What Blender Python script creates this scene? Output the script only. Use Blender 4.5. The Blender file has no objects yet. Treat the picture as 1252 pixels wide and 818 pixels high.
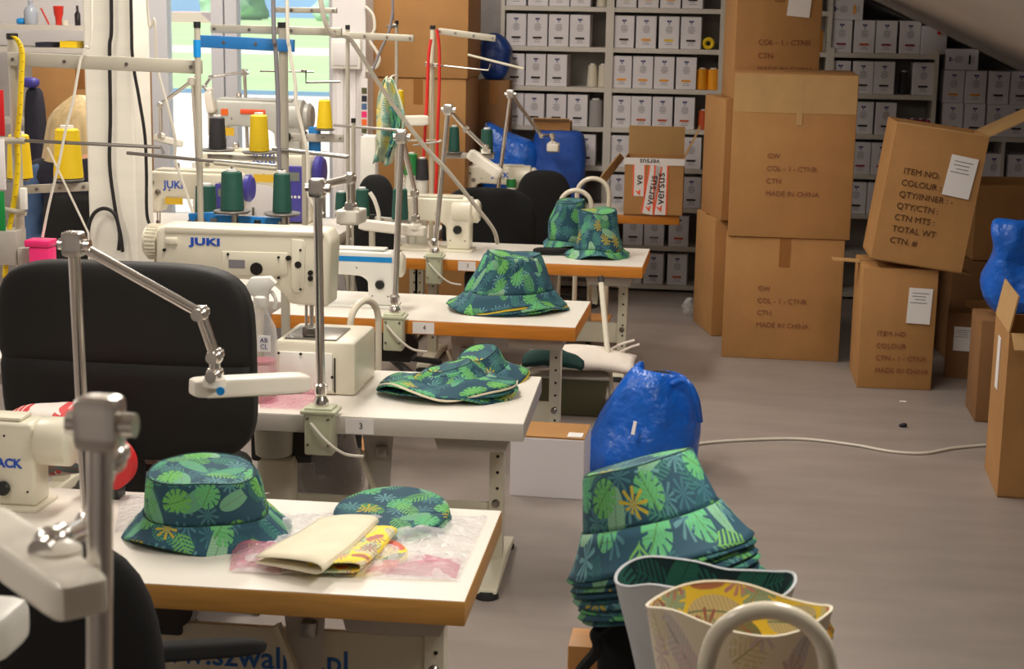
import bpy, bmesh, math, random
from mathutils import Vector, Matrix, Euler, noise
random.seed(7); noise.seed_set(5)
S = bpy.context.scene
COL = S.collection
R = math.radians
# ---------------------------------------------------------------- camera
F = 2050.0; PITCH = math.atan(411/2050.0); ROLL = .018; YAW = math.atan(264/2090.0); CZ = 1.8
fw = Vector((-math.sin(YAW)*math.cos(PITCH), math.cos(YAW)*math.cos(PITCH), -math.sin(PITCH)))
r0 = Vector((math.cos(YAW), math.sin(YAW), 0)); u0 = r0.cross(fw)
RT = r0*math.cos(ROLL)+u0*math.sin(ROLL); UP = u0*math.cos(ROLL)-r0*math.sin(ROLL)
CAM = Vector((0, 0, CZ))
cd = bpy.data.cameras.new('camera'); cam = bpy.data.objects.new('camera', cd); COL.objects.link(cam)
cd.sensor_width = 36; cd.lens = 36*F/1252; cd.clip_start = .05; cd.clip_end = 900
m = Matrix((RT, UP, -fw)).transposed().to_4x4(); m.translation = CAM; cam.matrix_world = m
cd.dof.use_dof = True; cd.dof.focus_distance = 5.6; cd.dof.aperture_fstop = 9.0
S.camera = cam
def ray(px, py): return fw+RT*((px-626)/F)-UP*((py-409)/F)
def on(px, py, z):                      # point of a level plane seen at a pixel
    d = ray(px, py); return CAM+d*((z-CZ)/d.z)
def at(px, py, Y):                      # point at depth Y seen at a pixel
    d = ray(px, py); return CAM+d*(Y/d.y)
# ---------------------------------------------------------------- view, world, lights
S.view_settings.view_transform = 'Standard'; S.view_settings.look = 'None'
S.view_settings.gamma = 1; S.view_settings.use_curve_mapping = False
S.view_settings.exposure = -0.14
S.cycles.use_denoising = True; S.cycles.max_bounces = 8; S.cycles.transparent_max_bounces = 24
S.cycles.sample_clamp_indirect = 6
W = bpy.data.worlds.new('world'); S.world = W; W.use_nodes = True
wn = W.node_tree.nodes; wl = W.node_tree.links
bg = wn['Background']; sky = wn.new('ShaderNodeTexSky'); sky.sky_type = 'HOSEK_WILKIE'
sky.sun_direction = Vector((-.5, .3, .75)).normalized(); sky.turbidity = 4; sky.ground_albedo = .4
wl.new(sky.outputs[0], bg.inputs[0]); bg.inputs[1].default_value = 2.2
sd = bpy.data.lights.new('sun', 'SUN'); sd.energy = 9; sd.angle = R(2); sd.color = (1, .95, .88)
so = bpy.data.objects.new('sun', sd); so.rotation_euler = Vector((.75, .25, -.9)).to_track_quat('-Z', 'Y').to_euler(); COL.objects.link(so)
# ceiling panels: (x, y, watts)
PANELS = [(-2.1, 1.6, 34), (-1.2, 4.6, 50), (-1.9, 7.0, 50), (-3.7, 5.2, 40), (-3.6, 9.4, 46), (.4, 3.0, 24), (.5, 6.8, 13), (-1.7, 8.6, 30)]
CEIL = 2.75
# ---------------------------------------------------------------- node helper / materials
MATS = {}
class NT:
    def __init__(s, name):
        s.mat = bpy.data.materials.new(name); s.mat.use_nodes = True
        s.n = s.mat.node_tree.nodes; s.l = s.mat.node_tree.links
        s.b = s.n['Principled BSDF']
    def put(s, sock, v):
        if isinstance(v, bpy.types.NodeSocket): s.l.new(v, sock)
        elif isinstance(v, (tuple, list)) and len(v) == 3 and sock.type == 'RGBA': sock.default_value = (*v, 1)
        else: sock.default_value = v
    def m(s, op, a, b=0.0, c=0.0):
        x = s.n.new('ShaderNodeMath'); x.operation = op
        s.put(x.inputs[0], a); s.put(x.inputs[1], b); s.put(x.inputs[2], c)
        return x.outputs[0]
    def mix(s, f, a, b):
        x = s.n.new('ShaderNodeMix'); x.data_type = 'RGBA'
        s.put(x.inputs[0], f); s.put(x.inputs[6], a); s.put(x.inputs[7], b)
        return x.outputs[2]
    def co(s, which='Object', scale=(1, 1, 1), loc=(0, 0, 0)):
        t = s.n.new('ShaderNodeTexCoord'); mp = s.n.new('ShaderNodeMapping')
        s.l.new(t.outputs[which], mp.inputs[0]); mp.inputs[3].default_value = scale; mp.inputs[1].default_value = loc
        return mp.outputs[0]
    def noise(s, vec, scale, det=3, rough=.5):
        x = s.n.new('ShaderNodeTexNoise'); s.put(x.inputs['Vector'], vec); x.inputs['Scale'].default_value = scale
        x.inputs['Detail'].default_value = det; x.inputs['Roughness'].default_value = rough
        return x.outputs[0]
    def bump(s, h, st=.2, d=.01):
        x = s.n.new('ShaderNodeBump'); s.put(x.inputs['Height'], h); x.inputs['Strength'].default_value = st
        x.inputs['Distance'].default_value = d; s.l.new(x.outputs[0], s.b.inputs['Normal'])
def mk(name, col, rough=.5, metal=0, var=.0, vs=8, bump=0, bs=60, bd=.002, stretch=(1, 1, 1), **kw):
    t = NT(name); b = t.b
    b.inputs['Roughness'].default_value = rough; b.inputs['Metallic'].default_value = metal
    if var or bump: v = t.co('Object', stretch)
    if var:
        f = t.noise(v, vs, 4); f = t.m('MULTIPLY_ADD', f, 2.4, -.7)
        t.put(b.inputs['Base Color'], t.mix(f, tuple(c*(1-var) for c in col), tuple(min(1, c*(1+var)) for c in col)))
    else: b.inputs['Base Color'].default_value = (*col, 1)
    if bump: t.bump(t.noise(v, bs, 3), bump, bd)
    for k, val in kw.items(): t.put(b.inputs[k.replace('_', ' ')], val)
    MATS[name] = t.mat
    return t.mat
def srgb(r, g, b): return tuple((c/255/12.92 if c/255 <= .04045 else ((c/255+.055)/1.055)**2.4) for c in (r, g, b))
mk('floor_vinyl', srgb(150, 140, 134), .42, var=.1, vs=2.2, bump=.05, bs=90, stretch=(1, 3, 1))
mk('wall_paint', srgb(226, 222, 222), .8, var=.03, vs=1.5)
mk('grey_wall', srgb(150, 146, 146), .85, var=.2, vs=4)
mk('ceiling_paint', srgb(196, 188, 180), .9, var=.03, vs=1)
mk('column_paint', srgb(238, 234, 222), .7, var=.03, vs=5, bump=.25, bs=60, stretch=(.3, .3, 3))
mk('laminate', srgb(232, 226, 216), .35, var=.02, vs=10)
mk('laminate_edge', srgb(196, 190, 180), .45)
mk('beech_edge', srgb(204, 128, 40), .45, var=.14, vs=6, stretch=(1, 1, 14))
mk('oak_edge', srgb(176, 128, 62), .45, var=.14, vs=6, stretch=(1, 1, 14))
mk('cream_metal', srgb(214, 208, 186), .4)
mk('cream_tube', srgb(222, 214, 194), .22)
mk('stand_grey', srgb(176, 170, 160), .45); mk('tray_grey', srgb(104, 100, 94), .4)
mk('machine_cream', srgb(228, 222, 202), .32, var=.02, vs=8)
mk('machine_white', srgb(236, 234, 226), .3)
mk('machine_grey', srgb(196, 196, 188), .35)
mk('lamp_white', srgb(240, 234, 220), .3)
mk('clamp_green', srgb(196, 198, 170), .4)
mk('chrome', srgb(236, 232, 226), .24, 1)
mk('steel', srgb(160, 156, 150), .32, 1)
mk('dark_metal', srgb(52, 48, 44), .45, .6)
mk('rail_paint', srgb(190, 184, 168), .38, .2)
mk('rail_blue', srgb(40, 120, 190), .4)
mk('tray_blue', srgb(24, 118, 190), .4)
mk('black_fabric', (.005, .005, .0055), .9, var=.3, vs=400, bump=.3, bs=900, bd=.0008)
mk('black_plastic', (.012, .012, .012), .45)
mk('black_leather', (.006, .0058, .0058), .62, bump=.15, bs=140)
mk('brown_leather', srgb(66, 36, 24), .4)
mk('purple_plastic', srgb(66, 62, 150), .4)
mk('screen_grey', srgb(120, 126, 118), .2)
mk('logo_blue', srgb(36, 84, 190), .5)
mk('sign_blue', srgb(28, 96, 170), .5)
mk('stripe_blue', srgb(20, 140, 214), .4)
mk('sticker_yellow', srgb(226, 184, 50), .5)
mk('sticker_orange', srgb(240, 110, 40), .5)
mk('ink_dark', srgb(50, 38, 34), .8)
mk('ink_grey', srgb(130, 126, 132), .8)
mk('ink_brown', srgb(88, 54, 26), .85)
mk('ink_red', srgb(142, 86, 60), .85)
mk('ink_blue', srgb(62, 66, 120), .8)
mk('tape_white', srgb(232, 228, 226), .35)
mk('tape_orange', srgb(244, 96, 52), .4)
mk('tape_brown', srgb(150, 100, 48), .25)
mk('paper_white', srgb(236, 232, 230), .7)
mk('thread_box_white', srgb(226, 222, 226), .65)
mk('rack_paint', srgb(206, 200, 190), .5)
mk('rack_back', srgb(176, 170, 162), .6)
mk('bag_blue', srgb(22, 100, 206), .3, var=.12, vs=14, bump=.55, bs=11, bd=.04)
mk('bag_navy', srgb(14, 52, 118), .4, var=.18, vs=10, bump=.5, bs=20, bd=.02)
mk('tote_navy', srgb(28, 78, 170), .6, var=.12, vs=10, bump=.4, bs=12, bd=.03)
mk('hair_blond', srgb(230, 202, 150), .45, var=.16, vs=9, bump=.5, bs=12, bd=.01, stretch=(5, 5, .25))
mk('skin', srgb(224, 172, 142), .5)
mk('denim', srgb(84, 110, 150), .85, var=.15, vs=20)
mk('dark_cloth', srgb(38, 38, 52), .85, var=.2, vs=30)
mk('yellow_tape', srgb(240, 204, 20), .5)
mk('pink_plastic', srgb(240, 50, 120), .35)
mk('red_plastic', srgb(206, 36, 40), .35)
mk('green_plastic', srgb(24, 140, 64), .4)
mk('rubber', (.015, .015, .015), .7)
mk('fabric_white', srgb(226, 216, 206), .85, var=.04, vs=20)
mk('fabric_teal', srgb(22, 60, 56), .85, var=.15, vs=20)
mk('olive_plastic', srgb(86, 86, 56), .5)
mk('bottle_dark', srgb(30, 22, 26), .2)
mk('bottle_grey', srgb(170, 178, 190), .2)
mk('cup_red', srgb(200, 44, 30), .3)
mk('cord_white', srgb(226, 220, 206), .45)
mk('cord_black', (.012, .010, .010), .5)
mk('cord_red', srgb(220, 40, 40), .45)
mk('window_frame_paint', srgb(214, 214, 220), .4)
mk('wood_block', srgb(200, 142, 80), .5, var=.15, vs=8)
mk('lining_yellow', srgb(220, 190, 60), .8)
mk('interlining', srgb(232, 222, 196), .8, var=.06, vs=12)
mk('mesh_grey', srgb(186, 190, 194), .7, var=.08, vs=14)
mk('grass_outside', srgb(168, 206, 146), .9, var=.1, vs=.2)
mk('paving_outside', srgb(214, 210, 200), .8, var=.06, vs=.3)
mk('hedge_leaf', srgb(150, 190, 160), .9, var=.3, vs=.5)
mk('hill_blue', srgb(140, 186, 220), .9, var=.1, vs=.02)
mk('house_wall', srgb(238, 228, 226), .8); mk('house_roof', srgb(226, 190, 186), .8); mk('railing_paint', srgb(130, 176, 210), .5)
def thread(name, col):
    t = NT(name); t.b.inputs['Base Color'].default_value = (*col, 1); t.b.inputs['Roughness'].default_value = .6
    w = t.n.new('ShaderNodeTexWave'); w.bands_direction = 'Z'; w.inputs['Scale'].default_value = 60; w.inputs['Distortion'].default_value = 1.5
    t.l.new(t.co('Object'), w.inputs[0]); t.bump(w.outputs[1], .35, .002); MATS[name] = t.mat
thread('thread_yellow', srgb(236, 200, 14)); thread('thread_green', srgb(20, 78, 66)); thread('thread_black', srgb(44, 42, 46))
thread('thread_orange', srgb(240, 158, 14)); thread('thread_red', srgb(196, 78, 30)); thread('thread_cream', srgb(214, 206, 188))
thread('thread_pink', srgb(150, 40, 70)); thread('thread_leaf', srgb(30, 130, 60)); thread('thread_grey', srgb(160, 156, 156))
def card(name, col):
    t = NT(name); v = t.co('Object')
    w = t.n.new('ShaderNodeTexWave'); w.bands_direction = 'X'; w.inputs['Scale'].default_value = 40; w.inputs['Distortion'].default_value = .6
    t.l.new(v, w.inputs[0])
    f = t.m('MULTIPLY_ADD', t.noise(v, 5, 5, .6), 1.6, -.3)
    c = t.mix(f, tuple(x*.86 for x in col), tuple(x*1.12 for x in col))
    t.put(t.b.inputs['Base Color'], c); t.b.inputs['Roughness'].default_value = .78
    t.bump(w.outputs[1], .12, .002); MATS[name] = t.mat
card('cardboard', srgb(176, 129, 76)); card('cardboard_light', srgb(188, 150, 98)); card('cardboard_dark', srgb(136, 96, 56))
def clear(name, col, amt=.25, rough=.15):
    t = NT(name)
    if name in ('poly_bag', 'pink_film'): t.bump(t.noise(t.co('Object'), 34, 3), .9, .02)
    out = t.n['Material Output']
    tr = t.n.new('ShaderNodeBsdfTransparent'); mx = t.n.new('ShaderNodeMixShader'); lw = t.n.new('ShaderNodeLayerWeight'); lw.inputs[0].default_value = .35
    t.b.inputs['Base Color'].default_value = (*col, 1); t.b.inputs['Roughness'].default_value = rough
    f = t.m('MULTIPLY_ADD', lw.outputs[1], .6, amt)
    t.l.new(f, mx.inputs[0]); t.l.new(tr.outputs[0], mx.inputs[1]); t.l.new(t.b.outputs[0], mx.inputs[2]); t.l.new(mx.outputs[0], out.inputs[0])
    MATS[name] = t.mat; return t
clear('clear_plastic', (.9, .9, .9), .12); clear('frosted_plastic', srgb(214, 214, 196), .6, .3); clear('pink_liquid', srgb(226, 120, 140), .4)
clear('poly_bag', (.80, .78, .78), .22, .08); clear('pane_glass', (.85, .92, .95), .05, .02); clear('pink_film', srgb(214, 130, 156), .22, .12)
clear('mesh_film', srgb(214, 218, 220), .72, .4)
# --- printed fabrics -----------------------------------------------------
def leaf_print(name, base, pal, scale=8.0):
    t = NT(name); uv = t.co('UV')
    col = base
    def cell(sc, off):
        mp = t.n.new('ShaderNodeMapping'); t.l.new(uv, mp.inputs[0]); mp.inputs[3].default_value = (sc, sc, sc); mp.inputs[1].default_value = off
        v = t.n.new('ShaderNodeTexVoronoi'); v.voronoi_dimensions = '2D'; v.inputs['Scale'].default_value = 1; v.inputs['Randomness'].default_value = .65
        t.l.new(mp.outputs[0], v.inputs['Vector'])
        d = t.n.new('ShaderNodeVectorMath'); d.operation = 'SUBTRACT'; t.l.new(mp.outputs[0], d.inputs[0]); t.l.new(v.outputs['Position'], d.inputs[1])
        sp = t.n.new('ShaderNodeSeparateColor'); t.l.new(v.outputs['Color'], sp.inputs[0])
        rot = t.n.new('ShaderNodeVectorRotate'); rot.rotation_type = 'Z_AXIS'; t.l.new(d.outputs[0], rot.inputs['Vector'])
        t.l.new(t.m('MULTIPLY', sp.outputs[0], 6.283), rot.inputs['Angle'])
        xy = t.n.new('ShaderNodeSeparateXYZ'); t.l.new(rot.outputs[0], xy.inputs[0])
        return xy.outputs[0], xy.outputs[1], sp.outputs[1], sp.outputs[2]
    M = t.m
    def ell(x, y, a, b): return M('ADD', M('POWER', M('ABSOLUTE', M('DIVIDE', x, a)), 2), M('POWER', M('ABSOLUTE', M('DIVIDE', y, b)), 2))
    for kind, sc, off, c1, c2, keep in pal:
        x, y, q, q2 = cell(sc*scale/8, off); ay = M('ABSOLUTE', y); ang = M('ARCTAN2', y, x)
        if kind == 'fern':
            e = M('LESS_THAN', ell(x, y, .47, .27), 1)
            s_ = M('GREATER_THAN', M('FRACT', M('MULTIPLY', M('SUBTRACT', x, M('MULTIPLY', ay, .8)), 8)), .5)
            mask = M('MULTIPLY', e, M('MAXIMUM', s_, M('LESS_THAN', ay, .014)))
        elif kind == 'banana':
            mask = M('LESS_THAN', ell(x, y, .48, .2), 1); v = M('LESS_THAN', ay, .012)
            v = M('MAXIMUM', v, M('MULTIPLY', M('LESS_THAN', M('FRACT', M('MULTIPLY', M('SUBTRACT', x, M('MULTIPLY', ay, .6)), 14)), .2), .5))
        elif kind == 'monstera':
            e = ell(x, y, .42, .35); cut = M('MULTIPLY', M('GREATER_THAN', M('SINE', M('MULTIPLY', ang, 11)), .72), M('GREATER_THAN', e, .32))
            mask = M('MULTIPLY', M('LESS_THAN', e, 1), M('SUBTRACT', 1, cut)); v = M('LESS_THAN', ay, .014)
            v = M('MAXIMUM', v, M('MULTIPLY', M('LESS_THAN', M('FRACT', M('MULTIPLY', M('SUBTRACT', x, M('MULTIPLY', ay, .9)), 8)), .14), .8))
        else:
            r_ = M('SQRT', ell(x, y, 1, 1)); w = M('GREATER_THAN', M('SINE', M('MULTIPLY', ang, 9)), M('MULTIPLY_ADD', r_, 3.2, -.75))
            mask = M('MULTIPLY', w, M('LESS_THAN', r_, .45))
        if kind in ('fern', 'star'): v = 0.0
        mask = M('MULTIPLY', mask, M('LESS_THAN', q, keep))
        cc = t.mix(q2, c1, c2)
        if v != 0.0: cc = t.mix(v, cc, tuple(.55*a for a in c1))
        col = t.mix(mask, col, cc)
    t.put(t.b.inputs['Base Color'], col); t.b.inputs['Roughness'].default_value = .75
    MATS[name] = t.mat
teal = srgb(27, 73, 92)
PAL = [('fern', 9, (.3, .7, 0), srgb(30, 94, 100), srgb(74, 148, 116), .7), ('star', 11, (3.1, 1.7, 0), srgb(96, 148, 152), srgb(50, 104, 116), .7),
       ('banana', 7.0, (7.3, 2.9, 0), srgb(140, 184, 150), srgb(60, 150, 116), .42), ('monstera', 8.0, (5.7, 8.1, 0), srgb(106, 180, 86), srgb(88, 176, 130), .46),
       ('fern', 8, (12.3, 4.4, 0), srgb(84, 160, 84), srgb(112, 174, 90), .26), ('star', 10, (9.1, 6.6, 0), srgb(190, 172, 44), srgb(170, 150, 50), .09)]
leaf_print('leaf_print', teal, PAL, 12.0)
leaf_print('leaf_print_inside', srgb(12, 44, 46), [('fern', 9, (.3, .7, 0), srgb(16, 78, 70), srgb(30, 100, 84), .8), ('banana', 7, (7.3, 2.9, 0), srgb(40, 110, 90), srgb(24, 90, 74), .6)], 8)
leaf_print('floral_print', srgb(196, 204, 178), [('banana', 8, (.3, .7, 0), srgb(120, 170, 160), srgb(150, 190, 170), .6), ('monstera', 10, (3.1, 1.7, 0), srgb(226, 206, 90), srgb(232, 220, 150), .6), ('fern', 9, (7.3, 2.9, 0), srgb(40, 104, 104), srgb(90, 150, 140), .4)], 8)
leaf_print('yellow_print', srgb(250, 222, 80), [('banana', 8, (.3, .7, 0), srgb(172, 196, 168), srgb(230, 210, 170), .8), ('monstera', 11, (3.1, 1.7, 0), srgb(232, 214, 150), srgb(150, 186, 170), .6),
           ('banana', 13, (7.3, 2.9, 0), srgb(226, 120, 100), srgb(92, 140, 110), .4), ('star', 14, (5.1, 9.7, 0), srgb(130, 70, 50), srgb(230, 170, 180), .4)], 8)
leaf_print('pale_print', srgb(222, 212, 190), [('banana', 8, (.3, .7, 0), srgb(196, 190, 190), srgb(214, 200, 184), .5), ('monstera', 11, (3.1, 1.7, 0), srgb(224, 206, 150), srgb(206, 200, 190), .4), ('star', 14, (5.1, 9.7, 0), srgb(180, 150, 130), srgb(214, 190, 190), .3)], 8)
leaf_print('red_white_print', srgb(232, 222, 214), [('monstera', 9, (.3, .7, 0), srgb(210, 60, 64), srgb(224, 90, 90), .6), ('banana', 11, (4.3, .7, 0), srgb(210, 110, 60), srgb(90, 130, 140), .5)], 8)
# ---------------------------------------------------------------- mesh builder
def chain(o):
    mm = Matrix.Identity(4)
    while o is not None: mm = o.matrix_basis @ mm; o = o.parent
    return mm
def frame(p0, p1, up=(0, 0, 1)):
    z = (Vector(p1)-Vector(p0)); L = z.length; z.normalize(); u = Vector(up)
    if abs(z.dot(u)) > .98: u = Vector((0, 1, 0))
    x = u.cross(z).normalized(); y = z.cross(x)
    mm = Matrix((x, y, z)).transposed().to_4x4(); mm.translation = Vector(p0)
    return mm, L
def spline(pts, k=6, closed=False):
    P = [Vector(p) for p in pts]; out = []
    if len(P) < 3: return P
    n = len(P)
    for i in range(n if closed else n-1):
        a = P[(i-1) % n] if closed or i else P[0]; b = P[i]; c = P[(i+1) % n]; d = P[(i+2) % n] if closed or i+2 < n else P[-1]
        for j in range(k):
            t = j/k; out.append(.5*((2*b)+(c-a)*t+(2*a-5*b+4*c-d)*t*t+(3*b-a-3*c+d)*t**3))
    if not closed: out.append(P[-1])
    return out
class B:
    def __init__(s): s.bm = bmesh.new(); s.uv = s.bm.loops.layers.uv.new('UVMap'); s.mi = 0; s.mats = None
    def _f(s, vs, uvs=None):
        try: f = s.bm.faces.new(vs)
        except ValueError: return None
        f.material_index = s.mi
        if uvs:
            for l, q in zip(f.loops, uvs): l[s.uv].uv = q
        return f
    def box(s, c, d, M=None, bev=0, seg=2):
        vs = [s.bm.verts.new((c[0]+i*d[0]/2, c[1]+j*d[1]/2, c[2]+k*d[2]/2)) for i in (-1, 1) for j in (-1, 1) for k in (-1, 1)]
        fs = [s._f([vs[i] for i in q]) for q in ((0, 1, 3, 2), (4, 6, 7, 5), (0, 4, 5, 1), (2, 3, 7, 6), (0, 2, 6, 4), (1, 5, 7, 3))]
        return s._fin(vs, fs, M, bev, seg)
    def _fin(s, vs, fs, M, bev, seg):
        if M is not None: bmesh.ops.transform(s.bm, matrix=M, verts=vs)
        if bev:
            es = list({e for f in fs for e in f.edges})
            bmesh.ops.bevel(s.bm, geom=es, offset=bev, segments=seg, profile=.5, affect='EDGES', material=-1, clamp_overlap=True)
        return s
    def obox(s, p0, p1, w, h, bev=0, up=(0, 0, 1)):
        M, L = frame(p0, p1, up); return s.box((0, 0, L/2), (w, h, L), M, bev)
    def cyl(s, p0, p1, r, r2=None, n=14, cap=True):
        M, L = frame(p0, p1); r2 = r if r2 is None else r2
        a = [s.bm.verts.new(M @ Vector((r*math.cos(2*math.pi*i/n), r*math.sin(2*math.pi*i/n), 0))) for i in range(n)]
        b = [s.bm.verts.new(M @ Vector((r2*math.cos(2*math.pi*i/n), r2*math.sin(2*math.pi*i/n), L))) for i in range(n)]
        for i in range(n): s._f((a[i], a[(i+1) % n], b[(i+1) % n], b[i]))
        if cap: s._f(a[::-1]); s._f(b)
        return s
    def lathe(s, prof, M=None, n=20, cap=True, uvk=None):
        rings = []; M = M or Matrix.Identity(4)
        for r, z in prof: rings.append([s.bm.verts.new(M @ Vector((r*math.cos(2*math.pi*i/n), r*math.sin(2*math.pi*i/n), z))) for i in range(n)])
        for a, b in zip(rings, rings[1:]):
            for i in range(n): s._f((a[i], a[(i+1) % n], b[(i+1) % n], b[i]))
        if cap: s._f(rings[0][::-1]); s._f(rings[-1])
        return s
    def tube(s, pts, r, n=8, k=6, closed=False, rr=None):
        P = spline(pts, k, closed) if k else [Vector(p) for p in pts]
        rings = []; N = len(P); prev = None
        for i, p in enumerate(P):
            t = (P[(i+1) % N]-P[(i-1) % N]) if closed else (P[min(i+1, N-1)]-P[max(i-1, 0)])
            t.normalize()
            if prev is None: x = Vector((0, 0, 1)).cross(t) if abs(t.z) < .95 else Vector((0, 1, 0)).cross(t)
            else: x = prev-t*prev.dot(t)
            x.normalize(); prev = x; y = t.cross(x)
            q = r if rr is None else rr(i/(N-1))
            rings.append([s.bm.verts.new(p+x*q*math.cos(2*math.pi*j/n)+y*q*math.sin(2*math.pi*j/n)) for j in range(n)])
        for i in range(N if closed else N-1):
            a, b = rings[i], rings[(i+1) % N]
            for j in range(n): s._f((a[j], a[(j+1) % n], b[(j+1) % n], b[j]))
        if not closed: s._f(rings[0][::-1]); s._f(rings[-1])
        return s
    def prism(s, poly, y0, y1, M=None, bev=0, seg=2):          # poly in xz, pushed along y
        a = [s.bm.verts.new((x, y0, z)) for x, z in poly]; b = [s.bm.verts.new((x, y1, z)) for x, z in poly]
        n = len(poly); fs = [s._f(a), s._f(b[::-1])]+[s._f((a[i], b[i], b[(i+1) % n], a[(i+1) % n])) for i in range(n)]
        bmesh.ops.recalc_face_normals(s.bm, faces=[f for f in fs if f])
        return s._fin(a+b, fs, M, bev, seg)
    def sq(s, c, h, k=4, n=6, M=None, fn=None):                # rounded block (superellipsoid)
        d = {}
        def V(p):
            key = tuple(round(q, 5) for q in p)
            if key not in d:
                q = sum(abs(t)**k for t in p)**(1/k); v = Vector((p[0]/q*h[0], p[1]/q*h[1], p[2]/q*h[2]))
                if fn: v = fn(v)
                v = v+Vector(c)
                d[key] = s.bm.verts.new(M @ v if M is not None else v)
            return d[key]
        g = [math.tan((-1+2*i/n)*math.pi/4)/1.0 for i in range(n+1)]
        for ax in range(3):
            for sg in (-1, 1):
                for i in range(n):
                    for j in range(n):
                        q = []
                        for a, b in ((i, j), (i+1, j), (i+1, j+1), (i, j+1)):
                            p = [0, 0, 0]; p[ax] = sg; p[(ax+1) % 3] = g[a]; p[(ax+2) % 3] = g[b]; q.append(V(p))
                        s._f(q if sg > 0 else q[::-1])
        return s
    def osq(s, p0, p1, w, h, k=4, n=6, up=(0, 0, 1)):
        M, L = frame(p0, p1, up); return s.sq((0, 0, L/2), (w/2, h/2, L/2), k, n, M)
    def grid(s, fn, nu, nv, us=1, vs=1):
        g = [[s.bm.verts.new(fn(i/nu, j/nv)) for j in range(nv+1)] for i in range(nu+1)]
        for i in range(nu):
            for j in range(nv):
                s._f((g[i][j], g[i+1][j], g[i+1][j+1], g[i][j+1]), [(a/nu*us, b/nv*vs) for a, b in ((i, j), (i+1, j), (i+1, j+1), (i, j+1))])
        return s
    def poly(s, pts): s._f([s.bm.verts.new(p) for p in pts]); return s
    def loft(s, rings, cap0=True, cap1=True, us=1, vs=1):
        rg = [[s.bm.verts.new(p) for p in r] for r in rings]; n = len(rg[0])
        for k in range(len(rg)-1):
            for i in range(n): s._f((rg[k][i], rg[k][(i+1) % n], rg[k+1][(i+1) % n], rg[k+1][i]), [(a/n*us, b/len(rg)*vs) for a, b in ((i, k), (i+1, k), (i+1, k+1), (i, k+1))])
        if cap0: s._f(rg[0][::-1])
        if cap1: s._f(rg[-1])
        return s
    def wob(s, amp, sc, seed=0):
        for v in s.bm.verts:
            v.co += noise.noise_vector(v.co*sc+Vector((seed, seed*1.7, 0)))*amp
        return s
    def obj(s, name, mat, parent=None, w=False, smooth=True, ang=38, solid=0, sub=0, off=0):
        me = bpy.data.meshes.new(name)
        if w and parent is not None: bmesh.ops.transform(s.bm, matrix=chain(parent).inverted(), verts=s.bm.verts)
        s.bm.to_mesh(me); s.bm.free()
        for q in ([mat] if isinstance(mat, str) else mat): me.materials.append(MATS[q])
        if smooth:
            me.polygons.foreach_set('use_smooth', [True]*len(me.polygons))
            me.set_sharp_from_angle(angle=R(ang))
        o = bpy.data.objects.new(name, me); COL.objects.link(o)
        if name in ('screws', 'bolt_holes', 'buttons', 'thread_guides', 'grip_ribs', 'tape_marks'): o['kind'] = 'stuff'
        if parent is not None: o.parent = parent
        if solid: md = o.modifiers.new('thick', 'SOLIDIFY'); md.thickness = solid; md.offset = off
        if sub: md = o.modifiers.new('soft', 'SUBSURF'); md.levels = sub; md.render_levels = sub
        return o
def thing(name, label, cat, loc=(0, 0, 0), rz=0, group=None):
    o = bpy.data.objects.new(name, None); COL.objects.link(o); o.location = loc; o.rotation_euler = (0, 0, rz); o.empty_display_size = .05
    return tag(o, label, cat, group)
def tag(o, label, cat, group=None):
    o['label'] = label; o['category'] = cat
    if group: o['group'] = group
    return o
def struct(o): o['kind'] = 'structure'; return o
def solo(b, name, mat, label, cat, group=None, **kw):           # a thing that is one mesh; its origin is moved to its base
    lo = [min(v.co[i] for v in b.bm.verts) for i in range(3)]; hi = [max(v.co[i] for v in b.bm.verts) for i in range(3)]
    c = Vector(((lo[0]+hi[0])/2, (lo[1]+hi[1])/2, lo[2])); bmesh.ops.translate(b.bm, vec=-c, verts=b.bm.verts)
    o = b.obj(name, mat, **kw); o.location = c; return tag(o, label, cat, group)
def copytree(o, parent=None):
    c = o.copy(); COL.objects.link(c); c.parent = parent
    for ch in list(o.children): copytree(ch, c)
    return c
def txt(body, M, size, mat, parent, name='lettering', align='CENTER', ext=.0006, w=True, bold=0, space=1.0):
    cu = bpy.data.curves.new(name, 'FONT'); cu.body = body; cu.size = size; cu.align_x = align; cu.align_y = 'CENTER'; cu.extrude = ext; cu.offset = bold; cu.space_character = space
    cu.resolution_u = 3; cu.materials.append(MATS[mat])
    tmp = bpy.data.objects.new(name, cu); me = bpy.data.meshes.new_from_object(tmp); me.name = name; bpy.data.objects.remove(tmp); bpy.data.curves.remove(cu)
    o = bpy.data.objects.new(name, me); COL.objects.link(o); o.parent = parent
    o.matrix_basis = (chain(parent).inverted() @ M) if w else M
    return o
def facing(p, rz=0, tilt=0):                 # lettering plane at p that looks towards -y, turned by rz
    return Matrix.Translation(p) @ Matrix.Rotation(rz, 4, 'Z') @ Matrix.Rotation(R(90)+tilt, 4, 'X')
ORD = ['first', 'second', 'third', 'fourth', 'fifth', 'sixth', 'seventh', 'eighth', 'ninth', 'tenth', 'eleventh', 'twelfth', 'thirteenth', 'fourteenth']
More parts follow.
